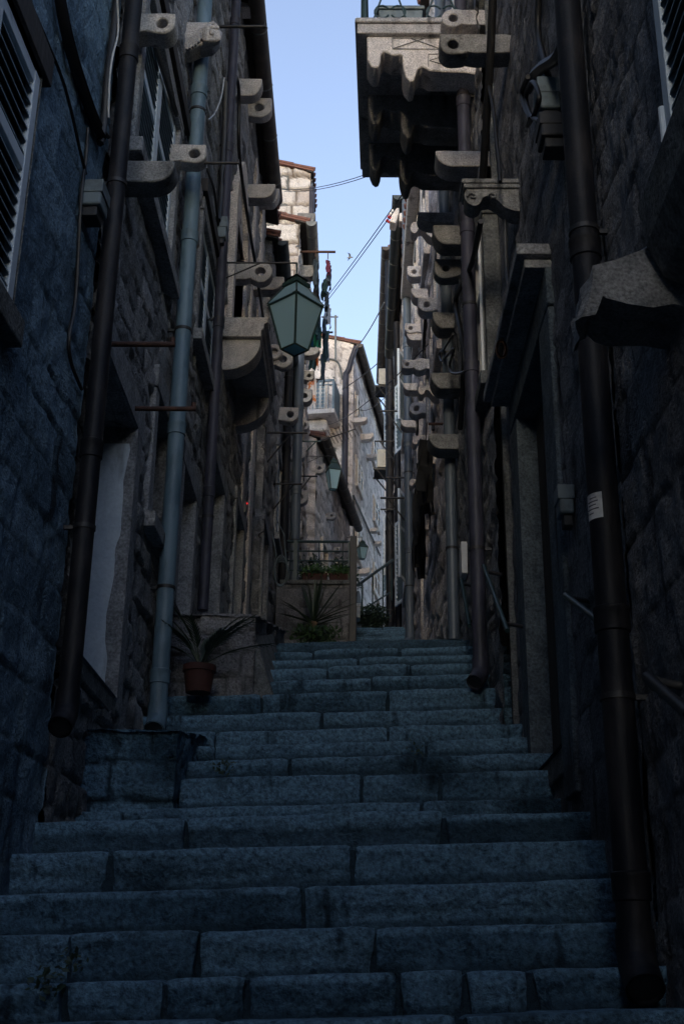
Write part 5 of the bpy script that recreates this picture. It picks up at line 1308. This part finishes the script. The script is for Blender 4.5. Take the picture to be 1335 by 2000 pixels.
def blade(mb, base, d, L_, w, droop, seed, n=7):
    """one strap leaf, folded along its midrib"""
    d = Vector(d).normalized(); side = d.cross(Vector((0, 0, 1)));
    if side.length < 0.05: side = Vector((1, 0, 0))
    side.normalize(); P0 = Vector(base); pts = []
    for k in range(n + 1):
        t = k / n; p = P0 + d * (L_ * t) + Vector((0, 0, -droop * L_ * t * t)); ww = w * (0.55 + 1.2 * t * (1 - t)) * (1 - t ** 3) + 0.001
        pts.append((p - side * ww, p + Vector((0, 0, -ww * 0.5)), p + side * ww))
    b = len(mb.v)
    for q in pts: mb.v.extend(tuple(x) for x in q)
    for k in range(n):
        for j in (0, 1): mb.f.append((b + 3 * k + j, b + 3 * k + j + 1, b + 3 * k + 4 + j, b + 3 * k + 3 + j))
def leaves(mb, c, r, n, size, seed, flat=1.0):
    rng = random.Random(seed)
    for i in range(n):
        while True:
            p = Vector((rng.uniform(-1, 1), rng.uniform(-1, 1), rng.uniform(-1, 1)))
            if p.length < 1: break
        p = Vector((p.x * r[0], p.y * r[1], p.z * r[2])) + Vector(c)
        a = Vector((rng.gauss(0, 1), rng.gauss(0, 1), rng.gauss(0.2, 0.8))).normalized(); b_ = a.orthogonal().normalized(); s = size * rng.uniform(0.5, 1.3)
        mb.add([p, p + a * s * 0.5 + b_ * s * 0.28, p + a * s, p + a * s * 0.5 - b_ * s * 0.28], [(0, 1, 2, 3)])
rng = random.Random(4)
yb = Vector((at_y(612, 1250, 18.9).x, 18.9, at_y(612, 1250, 18.9).z))
yt = thing('yucca_plant', 'large spiky yucca in front of the terrace wall', 'yucca', yb)
mb = MB()
for i in range(30):
    a = rng.uniform(0, 2 * math.pi); el = rng.uniform(0.15, 1.45); d = (math.cos(a) * math.cos(el), 0.6 * math.sin(a) * math.cos(el), math.sin(el))
    blade(mb, yb + Vector((0, 0, 0.22 + rng.uniform(0, 0.1))), d, rng.uniform(0.55, 0.8) + 0.2 * math.sin(el), 0.034, 0.12 * math.cos(el), i)
mb.build('leaf_rosette', M['leaf_dark'], yt, solid=False)
mb = MB(); mb.tube([yb + Vector((0, 0, -0.3)), yb + Vector((0, 0, 0.3))], 0.06, 8); mb.build('stem', M['wood_brown'], yt)
mb = MB(); leaves(mb, yb + Vector((0.02, -0.15, 0.05)), (0.42, 0.12, 0.16), 420, 0.09, 8)
top('low_shrub', mb, M['leaf'], 'low leafy shrub round the foot of the yucca', 'shrub', solid=False)
mb = MB()
pb = at_y(590, 1135, TY + 0.12)
for i in range(2):
    x0 = tx0 + 0.28 + i * 0.46; mb = MB()
    t = thing('flower_trough', ('left' if i == 0 else 'right') + ' terracotta trough of green plants on the terrace edge', 'planter', (x0 + 0.2, TY + 0.12, tz1 + 0.06), 'planters on the terrace edge')
    mb.box8([(x0, TY + 0.04, tz1 + 0.061), (x0 + 0.4, TY + 0.04, tz1 + 0.061), (x0 + 0.4, TY + 0.2, tz1 + 0.061), (x0, TY + 0.2, tz1 + 0.061), (x0 - 0.02, TY + 0.02, tz1 + 0.2), (x0 + 0.42, TY + 0.02, tz1 + 0.2), (x0 + 0.42, TY + 0.22, tz1 + 0.2), (x0 - 0.02, TY + 0.22, tz1 + 0.2)])
    mb.build('trough', M['terracotta'], t, bevel=0.008)
    mb = MB(); leaves(mb, (x0 + 0.2, TY + 0.08, tz1 + 0.24), (0.28, 0.14, 0.11), 480, 0.055, 20 + i); mb.build('foliage', M['leaf_bright'], t, solid=False)
# bigger pots deeper on the terrace
for i, (x, y, h) in enumerate(((tx0 + 0.35, TY + 1.6, 0.75), (tx0 + 0.95, TY + 2.2, 0.95))):
    t = thing('potted_bush', ('left' if i == 0 else 'right') + ' dark potted bush behind the terrace railing', 'potted plant', (x, y, tz1 + 0.06), 'bushes behind the terrace railing')
    mb = MB(); mb.lathe((x, y, tz1 + 0.061), [(0.0, 0), (0.12, 0), (0.17, 0.28), (0.185, 0.28), (0.185, 0.31), (0.15, 0.31), (0.0, 0.27)], 16); mb.build('pot', M['terracotta'], t, smooth=40)
    mb = MB(); leaves(mb, (x, y, tz1 + 0.1 + h * 0.75), (0.3, 0.3, h * 0.5), 420, 0.10, 31 + i); mb.build('foliage', M['leaf_dark'], t, solid=False)
    mb = MB(); mb.tube([(x, y, tz1 + 0.3), (x + 0.03, y, tz1 + h)], 0.02, 6); mb.build('stem', M['wood_brown'], t)
mb = MB(); bb = at_y(728, 1216, 24.5); leaves(mb, bb + Vector((0, 0, 0.1)), (0.36, 0.35, 0.28), 1300, 0.09, 77)
for k in range(7): mb.tube([bb + Vector((-0.25 + 0.08 * k, 0, -0.5)), bb + Vector((-0.3 + 0.1 * k, 0.05 * (k % 3), 0.2))], 0.012, 5)
top('dark_bush', mb, M['leaf_dark'], 'dense dark bush at the head of the steps', 'bush', solid=False)
# potted palm on the steps
pc = at_y(387, 1354, 8.45)
t = thing('potted_palm', 'feathery palm in a terracotta pot beside the grey drainpipe', 'potted plant', pc)
mb = MB(); mb.lathe(pc + Vector((0, 0, 0.002)), [(0, 0), (0.088, 0), (0.108, 0.15), (0.118, 0.15), (0.118, 0.195), (0.106, 0.195), (0.10, 0.17), (0, 0.165)], 26); mb.build('pot', M['terracotta'], t, smooth=40)
mb = MB(); mb.lathe(pc + Vector((0, 0, 0.168)), [(0, 0.004), (0.09, 0.0), (0.099, 0.0)], 20); mb.build('soil', M['soil'], t)
mb = MB(); rng = random.Random(12)
for i in range(15):
    a = 2 * math.pi * i / 15 + rng.uniform(-0.2, 0.2); el = rng.uniform(0.75, 1.4); L_ = rng.uniform(0.4, 0.58)
    d = Vector((math.cos(a) * math.cos(el), 0.7 * math.sin(a) * math.cos(el), math.sin(el))); base = pc + Vector((0, 0, 0.18)); pts = []
    for k in range(9):
        q = k / 8; pts.append(base + d * L_ * q + Vector((math.cos(a) * 0.18 * q * q, 0.1 * math.sin(a) * q * q, -0.15 * L_ * q * q * (1.5 - math.sin(el)) * 2)))
    mb.tube(pts, [0.005 - 0.0005 * k for k in range(9)], 5)
    for k in range(4, 9):
        tg = (pts[k] - pts[k - 1]).normalized(); sd = tg.cross(Vector((0, 0, 1))).normalized()
        for sg in (1, -1):
            for f_ in (0.0, 0.5): blade(mb, pts[k - 1] + (pts[k] - pts[k - 1]) * f_, tg * 0.9 + sd * sg * 0.5 + Vector((0, 0, 0.1)), 0.15 - 0.008 * k, 0.008, 0.25, k, 4)
mb.build('fronds', M['leaf_dark'], t, solid=False)
# weeds in the joints
for i, (u, v, Dq, n, lb) in enumerate(((437, 1505, 6.86, 60, 'dark weed tuft growing in the step joint left of centre'), (225, 1475, 6.75, 60, 'weed tuft in the rubble below the whitewashed doorway'), (815, 1468, 7.55, 25, 'small weed in the joint of a right hand step'),
                                       (95, 1930, 4.55, 60, 'mossy weed at the lower left corner of the steps'), (140, 1885, 4.58, 30, 'small moss clump beside the lower left joint'))):
    c = at_y(u, v, Dq); mb = MB(); leaves(mb, c + Vector((0, 0, 0.02)), (0.07, 0.02, 0.05), n, 0.03, 60 + i)
    top('weed', mb, M['leaf_dark'], lb, 'weed', 'weeds in the steps', solid=False)
# hose and meter on the left wall by the terrace
s, z = W3.px(546, 1100, 0.25)
mb = MB()
for k in range(4): mb.tube([W3.pt(s + 0.03 * k, z - 0.12 + (0.24 - 0.02 * k) * math.sin(q), 0.27 + (0.09 + 0.008 * k) * math.cos(q)) for q in np.linspace(0, 2 * math.pi, 22)], 0.012, 6)
mb.tube([W3.pt(s, z + 0.1, 0.2), W3.pt(s, z + 0.5, 0.12), W3.pt(s, z + 0.65, 0.2), W3.pt(s, z + 0.45, 0.3), W3.pt(s, z - 0.1, 0.36)], 0.012, 6)
top('garden_hose', mb, M['box_grey'], 'pale garden hose coiled on the left wall by the dark drainpipe', 'hose', smooth=60)
# white crates and rail at the foot of the far house
for i, (u, v, w_, h_) in enumerate(((683, 1204, 0.18, 0.3), (695, 1206, 0.16, 0.28))):
    c = at_y(u, v, 23.2); mb = MB(); mb.box(c.x - w_ / 2, c.x + w_ / 2, 23.2, 23.5, c.z, c.z + h_)
    mb.box(c.x - w_ / 2 - 0.015, c.x + w_ / 2 + 0.015, 23.185, 23.515, c.z + h_ * 0.8, c.z + h_ + 0.01)
    top('plastic_crate', mb, M['ac_white'], ('left' if i == 0 else 'right') + ' white plastic crate beside the terrace post', 'crate', 'crates by the terrace', bevel=0.01)
a, b = at_y(698, 1143, 25.0), at_y(766, 1094, 28.0)
mb = MB(); mb.tube([a, b], 0.035, 8); mb.tube([at_y(722, 1182, 25.4), at_y(760, 1158, 28.0)], 0.02, 6)
for q in (0.12, 0.4, 0.7, 0.97):
    p = a + (b - a) * q; mb.tube([p, p - Vector((0, 0, 1.0))], 0.018, 6)
top('stair_rail', mb, M['paint_green'], 'green iron stair railing climbing to the right below the far house', 'railing', smooth=50)
# trailing cable on the far house with its lamp box
pts = [L6.W.pt(*L6.W.px(u, v, 0.05), 0.05) for u, v in ((690, 968), (700, 990), (715, 1025), (730, 1058), (742, 1085))]
cable(pts, 0.03, 'black cable slanting down the side of the far house', group='cables on the far house')
pts = [L6.W.pt(*L6.W.px(u, v, 0.05), 0.05) for u, v in ((690, 968), (691, 1050), (690, 1130))]
cable(pts, 0.03, 'black upright cable near the corner of the far house', group='cables on the far house')
pts = [EL6.pt(*EL6.px(u, v, 0.05), 0.05) for u, v in ((622, 702), (650, 702), (662, 712), (668, 740))]
cable(pts, 0.035, 'grey cable arching over the shuttered window of the far house', 'zinc', group='cables on the far house')
# roof aerials
a, b = at_y(655, 705, 35.6), at_y(655, 616, 35.6)
mb = MB(); mb.tube([a, b], 0.035, 8); mb.tube([at_y(627, 619, 35.6), at_y(660, 619, 35.6)], 0.025, 6)
for u in (630, 638, 646): mb.tube([at_y(u, 619, 35.2), at_y(u, 619, 36.0)], 0.012, 5)
top('roof_aerial', mb, M['zinc'], 'tall grey mast aerial on the roof of the far house', 'aerial', smooth=50)
YA = 26.5; a, b = at_y(640, 856, YA), at_y(694, 838, YA)
mb = MB(); mb.tube([a, b], 0.014, 6)
for k in range(9):
    p = a + (b - a) * (k / 8); hl = 0.17 if k else 0.24; mb.tube([p + Vector((-hl * 0.5, -hl, hl * 0.6)), p + Vector((hl * 0.5, hl, -hl * 0.6))], 0.008, 5)
mb.tube([a, at_y(620, 862, 26.4)], 0.016, 6)
top('tv_aerial', mb, M['iron'], 'black comb shaped television aerial sticking out over the alley', 'aerial', smooth=50)
# a gull
g = at_y(683, 503, 100.0); mb = MB()
mb.tube([g + Vector((-0.3, 0, -0.06)), g + Vector((-0.1, 0, 0)), g + Vector((0.2, 0, 0.03)), g + Vector((0.32, 0, 0.05))], [0.02, 0.08, 0.07, 0.02], 8)
for sg in (1, -1):
    mb.add([g + Vector((0.1, 0, 0.03)), g + Vector((-0.08, 0, 0.03)), g + Vector((-0.12, sg * 0.35, 0.16)), g + Vector((-0.26, sg * 0.75, 0.08)), g + Vector((0.05, sg * 0.38, 0.17))], [(0, 1, 2, 4), (2, 3, 4)])
    mb.add([g + Vector((0.1, 0, 0.01)), g + Vector((-0.08, 0, 0.01)), g + Vector((-0.12, sg * 0.35, 0.14)), g + Vector((0.05, sg * 0.38, 0.15))], [(0, 1, 2, 3)])
top('gull', mb, M['grey_cloth'], 'grey gull gliding in the open sky', 'gull', smooth=50, solid=False)

# ------------------------------------------------------------------ laundry
def garment(c, w, h, mat, label, cat, group, seed, axis=(0, 1, 0), taper=0.8, parent=None):
    """a pegged cloth hanging from c, creased and a little gathered"""
    ax = Vector(axis).normalized(); nn = ax.cross(Vector((0, 0, 1))); n, m = 9, 12; b = []; rs = random.Random(seed); ph = rs.uniform(0, 6)
    P = []
    for i in range(n + 1):
        for j in range(m + 1):
            u = i / n - 0.5; v = j / m; ww = w * (1 - (1 - taper) * (1 - v)) * (1 + 0.12 * math.sin(3 * v + ph))
            off = 0.035 * math.sin(u * 11 + ph + v * 2) + 0.025 * math.sin(u * 23 + v * 5 + ph * 2) + 0.02 * v * math.sin(ph)
            P.append(Vector(c) + ax * (u * ww) + nn * off + Vector((0, 0, -h * v * (1 + 0.05 * math.sin(u * 9 + ph)) - 0.02 * math.cos(u * 14))))
    th = 0.006; mb = MB(); Q = [p + nn * th for p in P]; k = len(P); mb.v = [tuple(p) for p in P + Q]
    for i in range(n):
        for j in range(m):
            a = i * (m + 1) + j; mb.f.append((a, a + 1, a + m + 2, a + m + 1)); mb.f.append((k + a, k + a + m + 1, k + a + m + 2, k + a + 1))
    ring = [i * (m + 1) for i in range(n + 1)] + [n * (m + 1) + j for j in range(1, m + 1)] + [i * (m + 1) + m for i in reversed(range(n))] + [j for j in reversed(range(1, m))]
    for q in range(len(ring)): mb.f.append((ring[q], ring[(q + 1) % len(ring)], k + ring[(q + 1) % len(ring)], k + ring[q]))
    return top('hanging_cloth', mb, M[mat], label, cat, group, smooth=70, solid=False)
# black clothes on the right
zc_ = at_y(838, 872, 12.6)
for i, (D_, w_, h_, dx, dz) in enumerate(((12.55, 0.7, 0.70, 0.0, 0.0), (13.2, 0.6, 0.58, -0.02, 0.0), (13.85, 0.6, 0.75, -0.03, 0.0), (14.5, 0.55, 0.9, -0.05, 0.0))):
    garment((zc_.x + dx - 0.05 + 0.03 * (D_ - 12.55), D_, zc_.z + dz), w_, h_, 'black_cloth', ('nearest', 'second', 'third', 'farthest')[i] + ' black garment on the line beside the pale right wall', 'garment', 'black clothes on the right line', 40 + i, (0.28, 1, 0), 0.6)
mb = MB(); mb.tube([(zc_.x - 0.06, 12.0, zc_.z + 0.01), (zc_.x + 0.02, 15.2, zc_.z + 0.01)], 0.006, 5); top('clothes_line', mb, M['cable'], 'clothes line carrying the black garments on the right', 'clothes line')
# two lines of washing on the left against the sky
p1, p2 = at_y(616, 500, 24.0), at_y(640, 505, 24.0)
mb = MB(); wp = W4.pt(24.0, p2.z + 0.18, -0.05); mb.tube([wp, Vector((at_y(655, 488, 24.0).x, 24.0, p2.z + 0.18))], 0.03, 8)
for p in (p1, p2): mb.tube([p + Vector((0, 0, 0.2)), p + Vector((0, 0, -0.02))], 0.012, 6)
top('laundry_pole', mb, M['rust'], 'rusty pole holding two lines of washing against the sky', 'laundry pole', smooth=50)
mb = MB(); a_, b_ = at_y(600, 650, 29.0), at_y(650, 649, 29.0); mb.tube([Vector((-1.3, 29.0, a_.z)), b_], 0.03, 8); top('laundry_pole', mb, M['wood_dark'], 'far dark pole ending the lines of washing above the far roof', 'laundry pole', smooth=50)
LG = 'washing on the left lines'
items = [(24.1, .22, .35, 'pink_cloth', 'crimson cloth at the near end of the right washing line'), (24.35, .42, .5, 'navy_cloth', 'navy garment next behind the crimson cloth'), (24.9, .5, .42, 'teal_cloth', 'dark teal garment near the top of the right washing line'),
         (25.5, .5, .5, 'navy_cloth', 'navy garment below the dark teal one'), (26.1, .5, .5, 'grey_cloth', 'small grey cloth midway on the right washing line'), (26.7, .5, .55, 'navy_cloth', 'long navy garment past the small grey cloth'),
         (27.4, .55, .8, 'teal_cloth', 'wide dark teal garment far along the right washing line'), (28.0, .45, .45, 'grey_cloth', 'pale grey cloth near the far end of the right washing line'), (28.6, .5, .75, 'navy_cloth', 'last navy garment before the far pole')]
for i, (D_, w_, h_, m_, lb) in enumerate(items):
    garment((p2.x + 0.05 * math.sin(i * 2.1) - 0.02 * i, D_, p2.z), w_, h_, m_, lb, 'garment', LG, 60 + i, (0.25 * math.sin(i * 1.7 + 1), 1, 0), 0.5)
for i, (D_, w_, h_, m_, lb) in enumerate(((24.2, .4, .75, 'navy_cloth', 'spotted navy garment nearest on the left washing line'), (24.9, .5, .9, 'black_cloth', 'black garment second on the left washing line'), (25.6, .5, .8, 'navy_cloth', 'navy garment third on the left washing line'), (26.3, .5, .9, 'teal_cloth', 'dark teal garment fourth on the left washing line'))):
    garment((p1.x, D_, p1.z), w_, h_, m_, lb, 'garment', LG, 80 + i, (0.2, 1, 0), 0.4)
for i, (u0, u1, v0, v1, Y_, m_, lb) in enumerate(((607, 614, 642, 680, 27.0, 'blue_cloth', 'bright blue towel beside the big lantern'), (613, 627, 636, 682, 26.8, 'green_cloth', 'green towel hanging right of the big lantern'),
        (611, 622, 680, 718, 27.2, 'orange_cloth', 'orange cloth below the green towel'), (604, 616, 676, 721, 26.9, 'teal_cloth', 'dark teal cloth left of the orange cloth'), (598, 619, 741, 792, 24.5, 'patterned_cloth', 'white cloth with orange pattern on the iron bracket'))):
    a_, b_ = at_y(u0, v0, Y_), at_y(u1, v1, Y_)
    garment(((a_.x + b_.x) / 2, Y_, a_.z), b_.x - a_.x, a_.z - b_.z, m_, lb, 'cloth', 'coloured cloths by the big lantern', 90 + i, (1, 0.1, 0), 0.85)
rod(W4, 596, 741, 629, 0.022, 'black iron bracket carrying the patterned cloth', 'iron', True, brace=(0.6, 0.8))
# stone shelf with toy like little pots by the right gutter
a_, b_ = at_y(760, 432, 20.3), at_y(779, 405, 20.3)
mb = MB(); mb.prism([(a_.x, 20.3, a_.z), (a_.x + 0.12, 20.3, a_.z - 0.04), (b_.x, 20.3, a_.z + 0.22), (b_.x, 20.3, b_.z), (b_.x - 0.08, 20.3, b_.z - 0.02)], [(a_.x, 20.6, a_.z), (a_.x + 0.12, 20.6, a_.z - 0.04), (b_.x, 20.6, a_.z + 0.22), (b_.x, 20.6, b_.z), (b_.x - 0.08, 20.6, b_.z - 0.02)])
mb.prism([(b_.x, 20.33, b_.z - 0.3), (1.0, 20.33, b_.z - 0.3), (1.0, 20.33, b_.z - 0.1), (b_.x, 20.33, b_.z - 0.1)], [(b_.x, 20.57, b_.z - 0.3), (1.0, 20.57, b_.z - 0.3), (1.0, 20.57, b_.z - 0.1), (b_.x, 20.57, b_.z - 0.1)])
mb.build('corbel', M['corbel_pale'], R4.o, bevel=0.02)
for i, (q, m_) in enumerate(((0.15, 'red'), (0.45, 'red'), (0.7, 'paint_white'), (0.95, 'paint_white'))):
    p = Vector((a_.x, 20.42, a_.z)) + (Vector((b_.x - 0.08, 20.42, b_.z - 0.02)) - Vector((a_.x, 20.42, a_.z))) * q
    mb = MB(); mb.lathe(p, [(0, 0), (0.025, 0), (0.035, 0.09), (0.02, 0.1), (0, 0.1)], 8, (-0.75, 0, 0.6)); top('plastic_flower', mb, M[m_], ('lowest red', 'upper red', 'lower white', 'topmost white')[i] + ' plastic flower on the slanted stone by the black gutter', 'plastic flower', 'plastic flowers on the slanted stone')
